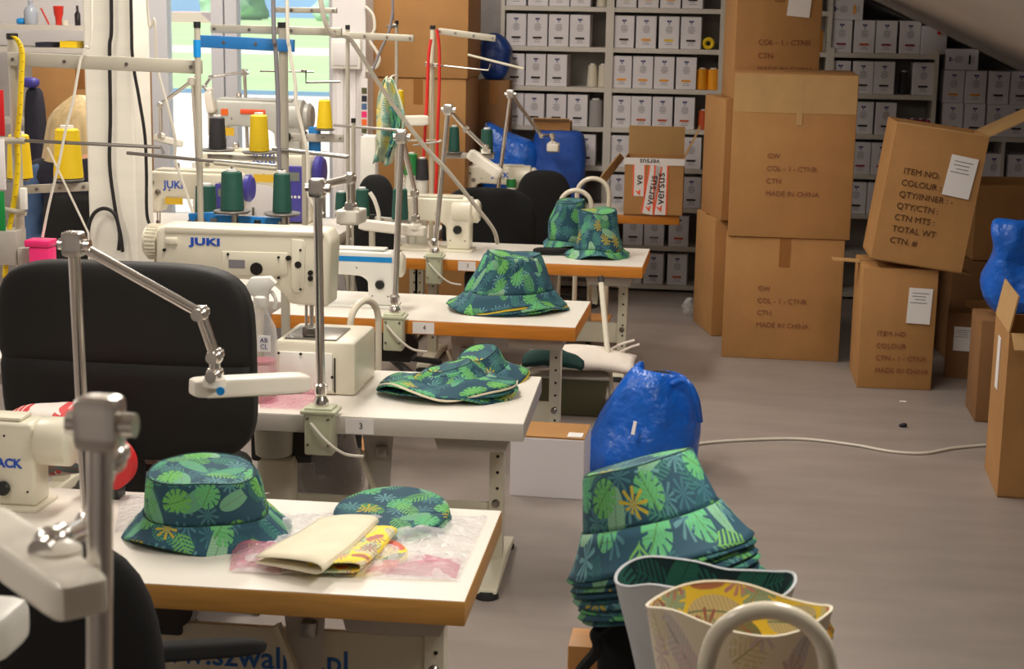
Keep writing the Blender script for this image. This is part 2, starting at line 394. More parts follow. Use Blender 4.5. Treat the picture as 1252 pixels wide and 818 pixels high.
# ================================================================ structure
def bx(c0, c1): return (tuple((a+b)/2 for a, b in zip(c0, c1)), tuple(abs(a-b) for a, b in zip(c0, c1)))
YB = 10.92; XL = -5.6; XR = 3.2; YF = -2.0; SL = -.453; SX0 = .835; SZ0 = 1.829
CEIL = 3.0; XS = SX0+(CEIL-SZ0)/SL; ZR = SZ0+SL*(XR-SX0)
struct(B().box(*bx((XL-.2, YF-.2, -.12), (XR+.2, YB+.2, 0))).obj('floor', 'floor_vinyl', smooth=False))
struct(B().box(*bx((XL-.2, YF, CEIL), (XS, YB+.2, CEIL+.1))).obj('ceiling', 'ceiling_paint', smooth=False))
b = B(); b.prism([(XS, CEIL), (XR, ZR), (XR, ZR+.12), (XS, CEIL+.12)], YF, YB+.2); struct(b.obj('ceiling_slope', 'ceiling_paint', smooth=False))
struct(B().box(*bx((XL-.2, YF, 0), (XL, YB, CEIL))).obj('wall_left', 'wall_paint', smooth=False))
struct(B().box(*bx((XR, YF, 0), (XR+.2, YB, ZR+.1))).obj('wall_right', 'wall_paint', smooth=False))
struct(B().box(*bx((XL-.2, YF-.2, 0), (XR+.2, YF, CEIL+.1))).obj('wall_front', 'wall_paint', smooth=False))
wl_ = at(184, 60, YB).x; wr_ = at(412, 60, YB).x; WZ0 = .12; WZ1 = 2.45
b = B(); b.box(*bx((XL-.2, YB, 0), (wl_, YB+.2, CEIL))); b.box(*bx((wr_, YB, 0), (-2.2, YB+.2, CEIL))); b.box(*bx((wl_, YB, WZ1), (wr_, YB+.2, CEIL))); b.box(*bx((wl_, YB, 0), (wr_, YB+.2, WZ0)))
struct(b.obj('wall_back', 'wall_paint', smooth=False))
struct(B().box(*bx((-2.2, YB, 0), (XR+.2, YB+.2, CEIL))).obj('wall_rear', 'grey_wall', smooth=False))
# window doors: frame bars, panes
win = struct(thing('window_1', 'white framed glazed terrace doors behind the sewing tables', 'window', ((wl_+wr_)/2, YB, 0))); del win['category']; del win['label']
xs = [at(x, 60, YB).x for x in (184, 206, 259, 291, 412)]
for n, (x0, x1) in enumerate(((wl_, xs[1]), (xs[2], (xs[2]+xs[3])/2-.004), ((xs[2]+xs[3])/2+.004, xs[3]), (wr_-.05, wr_))):
    B().box(*bx((x0, YB-.02, WZ0), (x1, YB+.08, WZ1)), bev=.006).obj('window_frame', 'window_frame_paint', win, w=True, smooth=False)
for x0, x1 in ((xs[1], xs[2]), (xs[3], wr_-.05)):
    for z0, z1 in ((WZ0, WZ0+.1), (WZ1-.08, WZ1)): B().box(*bx((x0, YB-.01, z0), (x1, YB+.07, z1))).obj('window_rail', 'window_frame_paint', win, w=True, smooth=False)
    B().box(*bx((x0, YB+.03, WZ0+.1), (x1, YB+.036, WZ1-.08))).obj('window_pane', 'pane_glass', win, w=True, smooth=False)
# outside
struct(B().box(*bx((-30, YB+.25, -.35), (20, 34, -.25))).obj('terrace_ground', 'paving_outside', smooth=False))
struct(B().box(*bx((-90, 34, -.5), (60, 150, -.3))).obj('lawn', 'grass_outside', smooth=False))
struct(B().box(*bx((-90, 58, -.3), (60, 66, -.28))).obj('road', 'paving_outside', smooth=False))
rl = thing('terrace_railing', 'thin blue metal railing outside the glazed doors', 'railing', (at(350, 112, 15).x, 15, -.25))
z_ = at(350, 114, 15).z
B().obox((at(180, 112, 15).x-1, 15, z_), (at(450, 112, 15).x+2, 15, z_), .04, .04).obj('rail', 'railing_paint', rl, w=True)
for px in (120, 200, 283, 350, 440, 520):
    B().obox((at(px, 112, 15).x, 15, -.25), (at(px, 112, 15).x, 15, z_), .03, .03).obj('baluster', 'railing_paint', rl, w=True)
hs = thing('house', 'pale house with a pinkish roof far beyond the lawn', 'house', (at(236, 30, 120).x, 120, -.3))
hx = at(236, 30, 120).x; hz = at(236, 30, 120).z
B().box(*bx((hx-2.4, 118, -.3), (hx+2.0, 122, hz))).obj('wall', 'house_wall', hs, w=True, smooth=False)
B().prism([(hx-2.8, hz), (hx+2.4, hz), (hx+1.3, hz+.9), (hx-1.7, hz+.9)], 117.5, 122.5).obj('roof', 'house_roof', hs, w=True, smooth=False)
random.seed(3)
for i in range(9):
    x = -62+i*7.4+random.uniform(-1, 1); r_ = random.uniform(1.2, 1.9)
    bb = B().sq((x, 135+random.uniform(-4, 4), r_*.5-.3), (r_*1.5, r_, r_*.8), 2.2, 8).wob(.5, .9, i)
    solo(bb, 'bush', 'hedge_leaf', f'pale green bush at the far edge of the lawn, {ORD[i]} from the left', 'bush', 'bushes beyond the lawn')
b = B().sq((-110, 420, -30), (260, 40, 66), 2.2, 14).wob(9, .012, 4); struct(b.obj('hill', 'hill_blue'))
# columns
b = B(); p0 = at(100, 0, 7.5); p1 = at(160, 0, 7.5)
b.box(*bx((p0.x, 7.5, 0), (p1.x, 7.74, CEIL)), bev=.01); struct(b.obj('pillar', 'column_paint', smooth=False))
q0 = at(406, 60, 9.5); q1 = at(447, 60, 9.5)
colm = struct(B().box(*bx((q0.x, 9.5, 0), (q1.x, 9.72, CEIL)), bev=.006).obj('column', 'wall_paint', smooth=False))
for k in (.25, .62): B().box(*bx((q0.x+(q1.x-q0.x)*k-.02, 9.485, 0), (q0.x+(q1.x-q0.x)*k+.02, 9.5, at(420, 84, 9.5).z)), bev=.004).obj('cable_duct', 'wall_paint', colm)
a0 = at(405, 84, 9.45); a1 = at(441, 48, 9.45)
sw = thing('distribution_box', 'white switch box mounted on the narrow white column', 'switch box', (a0.x, 9.5, a0.z))
B().box(*bx((a0.x, 9.44, a0.z), (a1.x, 9.499, a1.z)), bev=.006).obj('housing', 'machine_white', sw, w=True)
B().box(*bx((a0.x+.015, 9.432, a0.z+.02), (a1.x-.015, 9.44, a1.z-.02)), bev=.004).obj('cover', 'wall_paint', sw, w=True)
c0 = at(441, 178, 9.45); c1 = at(449, 96, 9.45)
ch = thing('colour_chart', 'narrow strip of colour swatches hanging on the white column', 'chart', (c0.x, 9.5, c0.z))
B().box(*bx((c0.x, 9.46, c0.z), (c1.x, 9.464, c1.z))).obj('backing', 'paper_white', ch, w=True, smooth=False)
for i, mm in enumerate(('olive_plastic', 'dark_cloth', 'denim', 'pink_plastic', 'sticker_orange', 'olive_plastic', 'dark_cloth')):
    z = c1.z-.05-i*(c1.z-c0.z-.06)/7.2
    B().box(((c0.x+c1.x)/2, 9.4585, z-.02), ((c1.x-c0.x)*.8, .003, .034)).obj('swatch', mm, ch, w=True, smooth=False)
# ceiling lights (unseen, above the frame); those called fill are added for brightness
PLN = ['nearest the front wall', 'added as fill above the third table', 'above the fourth table', 'above the left column', 'near the terrace doors', 'added as fill on the slope above the aisle front', 'added as fill on the slope above the cartons', 'added to brighten the rear, above the rear table']
def panel(x, y, wt, z, tilt, nm):
    t = thing('ceiling_light', 'long white ceiling light panel '+nm, 'light', (x, y, z), 0, 'ceiling light panels')
    M = Matrix.Translation((x, y, z)) @ Matrix.Rotation(tilt, 4, 'Y')
    B().box((0, 0, .03), (.34, 1.24, .05), M).obj('housing', 'machine_white', t, w=True)
    ld = bpy.data.lights.new('lamp', 'AREA'); ld.shape = 'RECTANGLE'; ld.size = .3; ld.size_y = 1.2; ld.energy = wt; ld.color = (1, .93, .83)
    lo = bpy.data.objects.new('lamp', ld); COL.objects.link(lo); lo.parent = t; lo.matrix_basis = Matrix.Rotation(tilt, 4, 'Y')
for (x, y, wt), nm in zip(PANELS, PLN):
    zc = min(CEIL, SZ0+SL*(x-SX0)); tl = 0 if x < XS else math.atan(-SL)
    panel(x, y, wt, zc-.075, tl, nm)
# ================================================================ racks with thread boxes
YR = 10.46; RD = .34
def zrow(k): return .045+.2445*k            # top face of board k
rx = [at(611, 108, YR).x, at(743.5, 108, YR).x, at(882, 108, YR).x, at(1013, 108, YR).x, at(1146, 108, YR).x]
rack_names = ['left', 'middle', 'half hidden', 'right']
def rack(x0, x1, kmax, nm):
    t = thing('shelf_rack', f'pale grey metal shelf rack, the {nm} one along the rear wall', 'rack', ((x0+x1)/2, YR, 0))
    for x in (x0+.012, x1-.012): B().box(*bx((x-.012, YR, 0), (x+.012, YR+RD, zrow(kmax)+.03))).obj('side_panel', 'rack_paint', t, w=True, smooth=False)
    for k in range(kmax+1): B().box(*bx((x0+.024, YR+.004, zrow(k)-.028), (x1-.024, YR+RD-.012, zrow(k)))).obj('shelf_board', 'rack_paint', t, w=True, smooth=False)
    B().box(*bx((x0+.024, YR+RD-.01, 0), (x1-.024, YR+RD, zrow(kmax)))).obj('back_panel', 'rack_back', t, w=True, smooth=False)
    return t
rack(rx[0], rx[1], 8, 'left'); rack(rx[1], rx[2], 8, 'middle'); rack(rx[2], rx[3], 8, 'third, mostly hidden behind cartons'); rack(rx[3], rx[4], 6, 'right, under the slope')
# low side rack under the slope
lx0 = rx[4]+.015; lx1 = 2.2
t = thing('low_shelf', 'low grey shelf under the sloping ceiling, right of the racks', 'shelf', ((lx0+lx1)/2, YR, 0))
ZL = at(1190, 167, YR).z
for z in (ZL, ZL-.3, ZL-.6): B().box(*bx((lx0, YR+.004, z-.028), (lx1, YR+RD, z))).obj('shelf_board', 'rack_paint', t, w=True, smooth=False)
for x in (lx0+.4, lx1): B().box(*bx((x-.01, YR+.005, 0), (x+.01, YR+RD, ZL-.028))).obj('side_panel', 'rack_paint', t, w=True, smooth=False)
BW, BH, BDp = .124, .195, .2
def thread_box_proto():
    o = B().box((0, BDp/2, BH/2), (BW, BDp, BH), bev=.0025, seg=1).obj('thread_box', 'thread_box_white', smooth=False)
    e = B()
    e.mi = 0; y = -.0008
    for s in (-1, 1):                                           # diamond emblem
        e.poly([(s*.001, y, .155), (s*.016, y, .166), (s*.011, y, .172), (s*.001, y, .172)])
    e.poly([(-.006, y, .153), (.006, y, .153), (0, y, .145)])
    e.mi = 1
    for i, (zz, ww) in enumerate(((.135, .026), (.127, .044), (.119, .034), (.111, .048), (.103, .038), (.095, .03), (.036, .034), (.024, .042))):
        for sx in range(3):
            x0 = -ww/2+sx*ww/3; e.poly([(x0+.002, y, zz), (x0+ww/3, y, zz), (x0+ww/3, y, zz+.0035), (x0+.002, y, zz+.0035)])
    em = e.obj('printed_emblem', ['ink_blue', 'ink_grey'], o, smooth=False); em['kind'] = 'stuff'
    return o, em
tb, tb_em = thread_box_proto()
sw_mesh = {}
def swatch(mm):
    if mm not in sw_mesh:
        q = B().box((0, -.0012, .0515), (.056, .002, .012)).obj('colour_swatch', mm, smooth=False); sw_mesh[mm] = q.data; bpy.data.objects.remove(q)
    return sw_mesh[mm]
first = [True]
def tbox(x, z, label, mm='ink_dark', y=None, rz=0, lie=False, grp='white thread boxes on the racks', w=BW):
    if first[0]: o, em = tb, tb_em; first[0] = False
    else:
        o = tb.copy(); COL.objects.link(o); em = tb_em.copy(); COL.objects.link(em); em.parent = o
    o.location = (x, YR+.02 if y is None else y, z+.0005); o.rotation_euler = (0, 0, rz)
    if lie: o.rotation_euler = (0, R(-90), 0); o.location = (x+BH/2, YR+.02, z+BW/2+.0005)
    if w != BW: o.scale = (w/BW, 1, 1)
    s_ = bpy.data.objects.new('colour_swatch', swatch(mm)); COL.objects.link(s_); s_.parent = o
    tag(o, label, 'box', grp)
def row(rname, k, pxs, yref, sws, z=None, skip=0):
    z = zrow(k) if z is None else z; kk = {7: 'topmost', 6: 'second', 5: 'third', 4: 'fourth', 3: 'fifth', 2: 'sixth', 1: 'seventh', 0: 'bottom'}
    for i, p in enumerate(pxs):
        c = at(p, yref, YR+.02)
        tbox(c.x, z, f'white thread box, {ORD[i]} from the left on the {kk[k]} visible shelf of the {rname} rack', sws[i % len(sws)], rz=random.uniform(-.03, .03))
random.seed(11)
O, Y_, D_, RD_, GR = 'thread_orange', 'thread_yellow', 'ink_dark', 'thread_red', 'ink_grey'
row('left', 7, (631, 658, 684, 710), 0, (D_, D_, D_, O)); row('left', 6, (631, 657, 683, 709), 40, (D_,)); row('left', 5, (629, 655, 681), 85, (D_,)); row('left', 4, (628, 653, 680, 706), 135, (GR, D_, D_, D_)); row('left', 3, (700, 716), 180, (D_,))
row('middle', 7, (766, 793, 820, 847), 0, (O, O, O, D_)); row('middle', 6, (763, 790, 818, 845), 40, (D_, O, Y_, D_)); row('middle', 5, (760, 786, 812, 839), 90, (O, O, O, O)); row('middle', 4, (759, 784, 810, 837), 135, (GR, RD_, RD_, RD_))
row('middle', 3, (757, 845), 185, (D_, D_)); row('middle', 2, (756, 845), 235, (D_, D_)); row('middle', 1, (774, 800, 830), 280, (D_, GR, RD_)); row('middle', 0, (773, 799, 828), 325, (RD_, D_, RD_))
row('third', 7, (970,), 8, (D_,)); row('third', 5, (975,), 90, (D_,))
row('right', 6, (1029, 1057, 1084, 1113), 45, ('thread_pink', RD_, 'thread_pink', 'thread_pink')); row('right', 5, (1027, 1055, 1081, 1129), 95, (D_,)); row('right', 4, (1055, 1083), 145, (D_,)); row('right', 3, (1052, 1078, 1104, 1130), 190, ('thread_pink',)); row('right', 2, (1047, 1073, 1100), 235, (D_,))
c = at(1036, 0, YR+.02); tbox(c.x, zrow(6)+BH+.001, 'white thread box lying on its side on top of the right rack boxes', O, lie=True)
for r_, (pxs, sws) in enumerate((((1163, 1190, 1218, 1245), (O, O, D_, D_)), ((1164, 1191, 1219, 1243), (D_,)))):
    for i, p in enumerate(pxs):
        c = at(p, 150, YR+.02); z = ZL+(0 if r_ else BH+.002)
        tbox(c.x, z, f'white thread box stacked under the slope, {ORD[i]} from the left in its {"lower" if r_ else "upper"} layer', sws[i % len(sws)], rz=random.uniform(-.04, .04))
c = at(1177, 60, YR+.02); tbox(c.x, ZL+2*BH+.005, 'white thread box lying flat on the stack under the sloping ceiling', D_, lie=True)
for i, p in enumerate((1215, 1245)):
    c = at(p, 200, YR+.02); tbox(c.x, ZL-.3, f'white thread box below the low shelf board under the slope, {ORD[i]} from left', D_)
# plastic wrapped open box at the end of the right rack
c = at(1143, 45, YR+.02); t = thing('open_thread_box', 'crumpled white box with torn top and red dot at the rack end', 'box', (c.x, YR+.02, zrow(6)), .15)
B().box((0, .08, .085), (.15, .16, .17), bev=.006).wob(.012, 9, 3).obj('carton_body', 'thread_box_white', t)
B().box((-.02, .06, .178), (.12, .1, .006), Matrix.Rotation(.25, 4, 'Y')).obj('torn_flap', 'thread_box_white', t)
B().cyl((.02, -.013, .13), (.02, -.017, .13), .012).obj('red_dot', 'red_plastic', t)
# spools
def cone_prof(r0, r1, h): return [(r0*.5, 0), (r0, .002), (r0, h*.05), (r1, h*.94), (r1*.8, h*.97)]
cone_mesh = {}
def cone(mm, p, label, grp=None, r0=.034, r1=.024, h=.125, cat='spool', tiltx=0):
    key = (mm, r0, r1, h)
    if key not in cone_mesh:
        a = B().lathe(cone_prof(r0, r1, h), n=20).obj('thread_cone', mm); c_ = B().lathe([(r1*.55, h*.95), (r1*.55, h*1.03), (r1*.4, h*1.03)], n=12).obj('cone_tip', 'paper_white', a)
        cone_mesh[key] = (a.data, c_.data); o = a
    else:
        a, c_ = cone_mesh[key]; o = bpy.data.objects.new('thread_cone', a); COL.objects.link(o); q = bpy.data.objects.new('cone_tip', c_); COL.objects.link(q); q.parent = o
    o.location = p; o.rotation_euler = (tiltx, 0, 0)
    return tag(o, label, cat, grp)
def shelf_cone(px, yref, k, mm, label, **kw):
    c = at(px, yref, YR+.06); cone(mm, (c.x, YR+.07, zrow(k)), label, **kw)
shelf_cone(735, 12, 7, 'thread_cream', 'white thread cone at the end of the top left shelf', r0=.03, r1=.027, h=.14)
shelf_cone(724, 95, 5, 'thread_cream', 'cream thread cone, the left of two on the left rack', r0=.034, r1=.026, h=.14); shelf_cone(737, 95, 5, 'thread_cream', 'cream thread cone, the right of two on the left rack', r0=.03, r1=.028, h=.14)
shelf_cone(728, 140, 4, 'thread_grey', 'grey thread cone on the left rack above the blue bag', r0=.045, r1=.042, h=.17)
shelf_cone(858, 98, 5, O, 'orange thread cone, the left of two on the middle rack', r0=.036, r1=.034, h=.13); shelf_cone(872, 98, 5, O, 'orange thread cone, the right of two on the middle rack', r0=.036, r1=.034, h=.13)
shelf_cone(860, 145, 4, RD_, 'rust red thread cone beside boxes on the middle rack', r0=.034, r1=.03, h=.12)
shelf_cone(999, 50, 6, O, 'orange thread cone alone on the shelf behind the tall carton stack', r0=.036, r1=.034, h=.135)
for i, p in enumerate((1106, 1116, 1126, 1136)): shelf_cone(p, 142, 4, 'thread_pink', f'dark pink thread cone on the right rack, {ORD[i]} from the left', r0=.024, r1=.022, h=.1, grp='pink cones on the right rack')
shelf_cone(1105, 95, 5, 'thread_black', 'tall black thread cone between boxes on the right rack', r0=.03, r1=.026, h=.14)
c = at(866, 53, YR+.04); b = B(); b.tube([(c.x+.026*math.cos(a*math.pi/6), YR+.05, zrow(6)+.038+.026*math.sin(a*math.pi/6)) for a in range(12)], .0115, 8, 3, True)
solo(b, 'tape_roll', 'yellow_tape', 'yellow roll standing at the end of the second middle shelf', 'roll')
# ================================================================ sewing tables
ZT = .571; TH = .055
def table(label, fr, rz, Wd, D, edge, num, numx, bar, text=None, kind='T', drawer=True, inset=.11, br=-.475):
    t = thing('sewing_table', label, 'table', (fr[0], fr[1], 0), rz)
    B().box(*bx((-Wd, 0, ZT-TH), (0, D, ZT-.0015)), bev=.003).obj('tabletop', edge, t)
    B().box(*bx((-Wd+.002, .002, ZT-.0015), (-.002, D-.002, ZT))).obj('laminate_surface', 'laminate', t, smooth=False)
    for k, px in enumerate((-inset, -Wd+.14)):
        p = B().box(*bx((px-.022, .29, .045), (px+.022, .35, ZT-TH))).obj('post', 'cream_metal', t, smooth=False)
        h = B()
        for i in range(7): h.cyl((px+.004, .2895, .44-i*.052), (px+.004, .2885, .44-i*.052), .0052, n=8)
        h.obj('bolt_holes', 'dark_metal', p)
        f = B(); f.prism([(.05, .018), (.59, .018), (.58, .034), (.37, .056), (.27, .056), (.06, .036)], -.034, .034, Matrix.Translation((px, 0, 0)) @ Matrix.Rotation(R(90), 4, 'Z') @ Matrix.Identity(4), bev=.006)
        fo = f.obj('foot', 'cream_metal', t)
        for y in (.075, .555): B().lathe([(.036, 0), (.036, .012), (.03, .024)], Matrix.Translation((px, y, 0)), 14).obj('rubber_pad', 'rubber', fo)
    z0, z1 = bar
    cb = B().box(*bx((-Wd+.162, .30, z0), (-inset-.022, .318, z1)), bev=.003).obj('crossbeam', 'cream_metal', t)
    for px in (-inset, -Wd+.14): B().lathe([(.013, 0), (.013, .006), (.008, .012)], Matrix.Translation((px, .29, (z0+z1)/2+.02)) @ Matrix.Rotation(R(90), 4, 'X'), 12).obj('bolt', 'steel', t)
    if text:
        s, x, z, sz = text; txt(s, facing((x, .2985, z)), sz, 'sign_blue', cb, 'lettering', w=False, bold=.0008)
    if drawer: B().prism([(-.28, ZT-TH), (-.045, ZT-TH), (-.06, ZT-TH-.052), (-.265, ZT-TH-.052)], .06, .42, bev=.006).obj('drawer', 'stand_grey', t)
    B().prism([(br-.05, ZT-TH), (br+.055, ZT-TH), (br+.03, .16), (br-.012, .16)], .2, .214, bev=.003).obj('motor_bracket', 'stand_grey', t)
    B().obox((br-.055, .19, .42), (br+.035, .19, .19), .03, .012).obj('brace', 'cream_metal', t)
    B().box(*bx((br+.0, .172, .40), (br+.035, .2, .435)), bev=.004).obj('bracket_hook', 'steel', t)
    if Wd > 1.1: mo = B().box((-.80, .36, .40), (.20, .14, .13), bev=.012).obj('drive_motor', 'black_plastic', t); B().cyl((-.72, .28, .41), (-.72, .30, .41), .05, n=20).obj('pulley', 'dark_metal', mo); B().box((-.80, .36, .491), (.05, .05, .05)).obj('motor_mount', 'dark_metal', mo)
    if num:
        lb = B().box((numx, -.0006, ZT-TH/2-.001), (.085, .0012, .045)).obj('number_label', 'paper_white', t, smooth=False)
        txt(num, facing((numx+.004, -.0014, ZT-TH/2)), .026, 'ink_dark', lb, 'lettering', w=False)
    return t
FA = (-.5, 3.263); F3 = (-.561, 4.757); F4 = (-.547, 6.265); F5 = (-.373, 7.815); F6 = (-.262, 9.79)
def lx(px, py, f): return on(px, py, ZT).x-f[0]
zA = at(460, 775, 3.56).z; tA = at(315, 806, 3.56)
table('oak edged white sewing table nearest the front, carrying one upright hat', FA, R(.85), 1.25, .64, 'oak_edge', None, 0, (zA-.19, zA), ('www.szwalnia.pl', at(299, 806, 3.56).x-FA[0], at(322, 806, 3.56).z+.004, .0765), br=at(372, 780, 3.46).x-FA[0])
table('white edged sewing table numbered 3 with flattened printed hats', F3, R(1.6), 1.25, .64, 'laminate_edge', '3', lx(437, 513, F3), (.2, .232))
z4 = at(680, 492, 6.57).z
table('orange edged sewing table numbered 4 behind the white edged one', F4, R(-1), 1.2, .58, 'beech_edge', '4', lx(517, 393, F4), (z4-.10, z4))
table('orange edged sewing table with two crumpled hats near its right end', F5, R(-.6), 1.2, .6, 'beech_edge', '3', lx(571, 318, F5), (.14, .24))
table('orange edged sewing table at the rear under the taped carton', F6, R(3), 1.2, .52, 'beech_edge', None, 0, (.14, .24), drawer=False, inset=.50)
# second column of tables, left, largely hidden behind machines
tb1 = table('white sewing table of the left column behind the white pillar', (at(330, 300, 6.6).x+.12, 6.55), 0, 1.3, .6, 'laminate_edge', None, 0, (.14, .24))
tb2 = table('white sewing table of the left column beside the terrace doors', (at(402, 200, 8.3).x, 8.2), 0, 1.5, .95, 'laminate_edge', None, 0, (.14, .24))
tb3 = table('white sewing table in the lower left foreground outside the picture edge', (-.45, 1.25), 0, 1.1, .6, 'oak_edge', None, 0, (.14, .24))
tb4 = table('white sewing table by the blond worker on the left', (at(105, 300, 5.9).x+.1, 5.3), 0, 1.0, .55, 'laminate_edge', None, 0, (.14, .24))
# ================================================================ sewing machines
def machine(label, loc, rz=0, s=1.0, mir=1, body='machine_cream', logo=None, stripe=None, panel=None, motor=False, wheel='machine_cream', cat='sewing machine', lx_=.01, lz_=.225, ls=.05, ystick=False, ml=0, dial=(.15, .12)):
    t = thing('sewing_machine', label, cat, loc, rz)
    def X(x): return x*s*mir
    def P(pts): return [(X(x), z*s) for x, z in pts]
    def bb(b, c, d, bev=0): return b.box((X(c[0]), c[1]*s, c[2]*s), tuple(q*s for q in d), bev=bev*s)
    b = B(); bb(b, (-.02, 0, .006), (.5, .178, .012), .003); b.obj('bed', body, t)
    b = B(); b.prism(P([(-.235, .10), (-.17, .095), (-.158, .15), (-.13, .165), (.05, .158), (.085, .135), (.09, .012), (.215, .012), (.217, .262), (.205, .282), (-.21, .286), (-.235, .27)]), -.058*s, .058*s, bev=.012*s, seg=3); b.obj('arm', body, t)
    b = B(); bb(b, (-.01, 0, .290), (.36, .09, .012), .005); b.obj('top_cover', body, t)
    b = B(); bb(b, (-.238, 0, .19), (.008, .09, .15), .003); b.obj('face_plate', 'machine_white', t)
    Mx = Matrix.Translation((X(.216), 0, .215*s)) @ Matrix.Rotation(R(90*mir), 4, 'Y')
    b = B(); b.lathe([(.03*s, 0), (.05*s, .006*s), (.062*s, .012*s), (.064*s, .032*s), (.05*s, .045*s), (.022*s, .047*s)], Mx, 28); b.obj('handwheel', wheel, t)
    if motor:
        b = B(); b.lathe([(.072*s, (ml-.1)*s), (.078*s, (ml-.09)*s), (.078*s, ml*s), (.06*s, (ml+.012)*s)], Mx, 28); b.obj('motor_cover', body, t)
    b = B(); b.cyl((X(-.2), 0, .10*s), (X(-.2), 0, .03*s), .004*s); b.cyl((X(-.188), 0, .10*s), (X(-.188), 0, .02*s), .0035*s); b.obj('needle_bar', 'chrome', t)
    b = B(); bb(b, (-.2, -.008, .017), (.022, .04, .006)); bb(b, (-.2, 0, .035), (.012, .014, .03)); b.obj('presser_foot', 'steel', t)
    b = B(); bb(b, (-.2, 0, .0128), (.06, .09, .002)); b.obj('needle_plate', 'steel', t)
    for x, z, r_ in ((-.175, .19, .014), (-.2, .235, .009)):
        b = B(); b.lathe([(r_*s, 0), (r_*s, .008*s), (r_*.6*s, .018*s)], Matrix.Translation((X(x), -.058*s, z*s)) @ Matrix.Rotation(R(90), 4, 'X'), 14); b.obj('tension_knob', 'steel', t)
    b = B(); b.lathe([(.022*s, 0), (.024*s, .012*s), (.018*s, .02*s)], Matrix.Translation((X(dial[0]), -.058*s, dial[1]*s)) @ Matrix.Rotation(R(90), 4, 'X'), 18); b.obj('stitch_dial', 'black_plastic', t)
    b = B(); b.lathe([(.008*s, .296*s), (.014*s, .302*s), (.012*s, .318*s), (.006*s, .322*s)], Matrix.Translation((X(-.1), 0, 0)), 12); b.obj('oil_window', 'chrome', t)
    h = B()
    for x, z in ((-.12, .2), (.03, .2), (.12, .24), (.19, .06), (.11, .06)): h.cyl((X(x), -.0585*s, z*s), (X(x), -.0592*s, z*s), .004*s, n=8)
    h.obj('screws', 'dark_metal', t)
    if stripe: b = B(); bb(b, (-.01, -.0588, .245), (.44, .003, .026)); b.obj('blue_stripe', stripe, t)
    if panel:
        b = B(); bb(b, (.155, -.068, .13), (.105, .03, .22), .006); pn = b.obj('control_panel', panel, t)
        b = B(); bb(b, (.15, -.084, .2), (.06, .003, .035)); b.obj('display', 'screen_grey', pn)
        b = B()
        for i in range(4): bb(b, (.13+i*.016, -.084, .12), (.009, .003, .009))
        b.obj('buttons', 'machine_white', pn)
    if logo: txt(logo, facing((X(lx_), -.0592*s, lz_*s)), ls*s, 'logo_blue', t, 'lettering', w=False, bold=.0012)
    if ystick: b = B(); bb(b, (lx_, -.0588, lz_-.075), (.085, .002, .03)); b.obj('yellow_sticker', 'sticker_yellow', t)
    return t
# big JUKI on table 3 (seen from behind, needle end to the right)
YJ = 5.02
def J(px, py, Y=YJ): return at(px, py, Y)
jm = thing('sewing_machine', 'large cream industrial machine with blue lettering on the white edged table', 'sewing machine', (J(395, 480).x-.2, YJ+.06, ZT))
pol = [J(*q) for q in ((190, 282), (196, 276), (398, 283), (405, 296), (401, 376), (354, 372), (338, 352), (318, 343), (205, 338), (190, 322))]
B().prism([(p.x, p.z) for p in pol], YJ, YJ+.13, bev=.012, seg=3).obj('arm', 'machine_cream', jm, w=True)
B().prism([(p.x, p.z) for p in [J(*q) for q in ((202, 277), (396, 284), (396, 290), (202, 285))]], YJ-.004, YJ+.12, bev=.003).obj('top_cover', 'machine_cream', jm, w=True)
b = B(); c = J(190, 299); b.lathe([(.03, 0), (.052, .008), (.054, .04), (.046, .052)], Matrix.Translation((c.x, YJ+.065, c.z)) @ Matrix.Rotation(R(-90), 4, 'Y'), 28); hw = b.obj('handwheel', 'machine_cream', jm, w=True)
b = B()
for i in range(28):
    a = i*2*math.pi/28; b.box((c.x-.024, YJ+.065+.054*math.cos(a), c.z+.054*math.sin(a)), (.034, .006, .006))
b.obj('grip_ribs', 'machine_cream', hw, w=True)
lp = [J(*q) for q in ((357, 292), (371, 293), (374, 300), (372, 352), (368, 358), (361, 358), (357, 352))]
fp = B().prism([(p.x, p.z) for p in lp], YJ-.008, YJ+.01, bev=.003).obj('cover_plate', 'machine_cream', jm, w=True)
k = B()
for px, py, r_ in ((352, 316, .008), (364, 324, .011), (379, 334, .008), (379, 341, .008), (340, 315, .004), (340, 340, .004), (367, 306, .004), (367, 354, .004), (200, 306, .005), (313, 329, .02), (278, 311, .004)):
    c = J(px, py, YJ-.012); k.cyl((c.x, YJ+.003, c.z), (c.x, YJ-.010, c.z), r_, n=14)
k.obj('screws', 'dark_metal', jm, w=True)
b = B(); a0, a1 = J(272, 306), J(356, 352); b.prism([(p.x, p.z) for p in [J(*q) for q in ((272, 307), (352, 309), (352, 335), (336, 338), (272, 336))]], YJ-.005, YJ+.004, bev=.002).obj('side_cover', 'machine_cream', jm, w=True)
b = B(); c = J(206, 292); d = J(214, 297); b.box(((c.x+d.x)/2, YJ-.002, (c.z+d.z)/2), (.04, .012, .022), bev=.004).obj('latch', 'machine_cream', jm, w=True)
c = J(251, 296, YJ-.001); txt('JUKI', facing((c.x, YJ-.0012, c.z)) @ Matrix.Diagonal((1.45, .9, 1, 1)), .034, 'logo_blue', jm, 'lettering', bold=.0016, space=1.06)
pr = [J(*q) for q in ((280, 317), (300, 318), (300, 328), (280, 327))]
B().box(((pr[0].x+pr[1].x)/2, YJ-.0055, (pr[0].z+pr[2].z)/2), (abs(pr[1].x-pr[0].x), .001, abs(pr[2].z-pr[0].z))).obj('rating_plate', 'ink_grey', jm, w=True, smooth=False)
b0 = on(338, 482, ZT); b1 = on(436, 479, ZT)
bt = at(340, 416, b0.y+.02).z; w_ = b1.x-b0.x
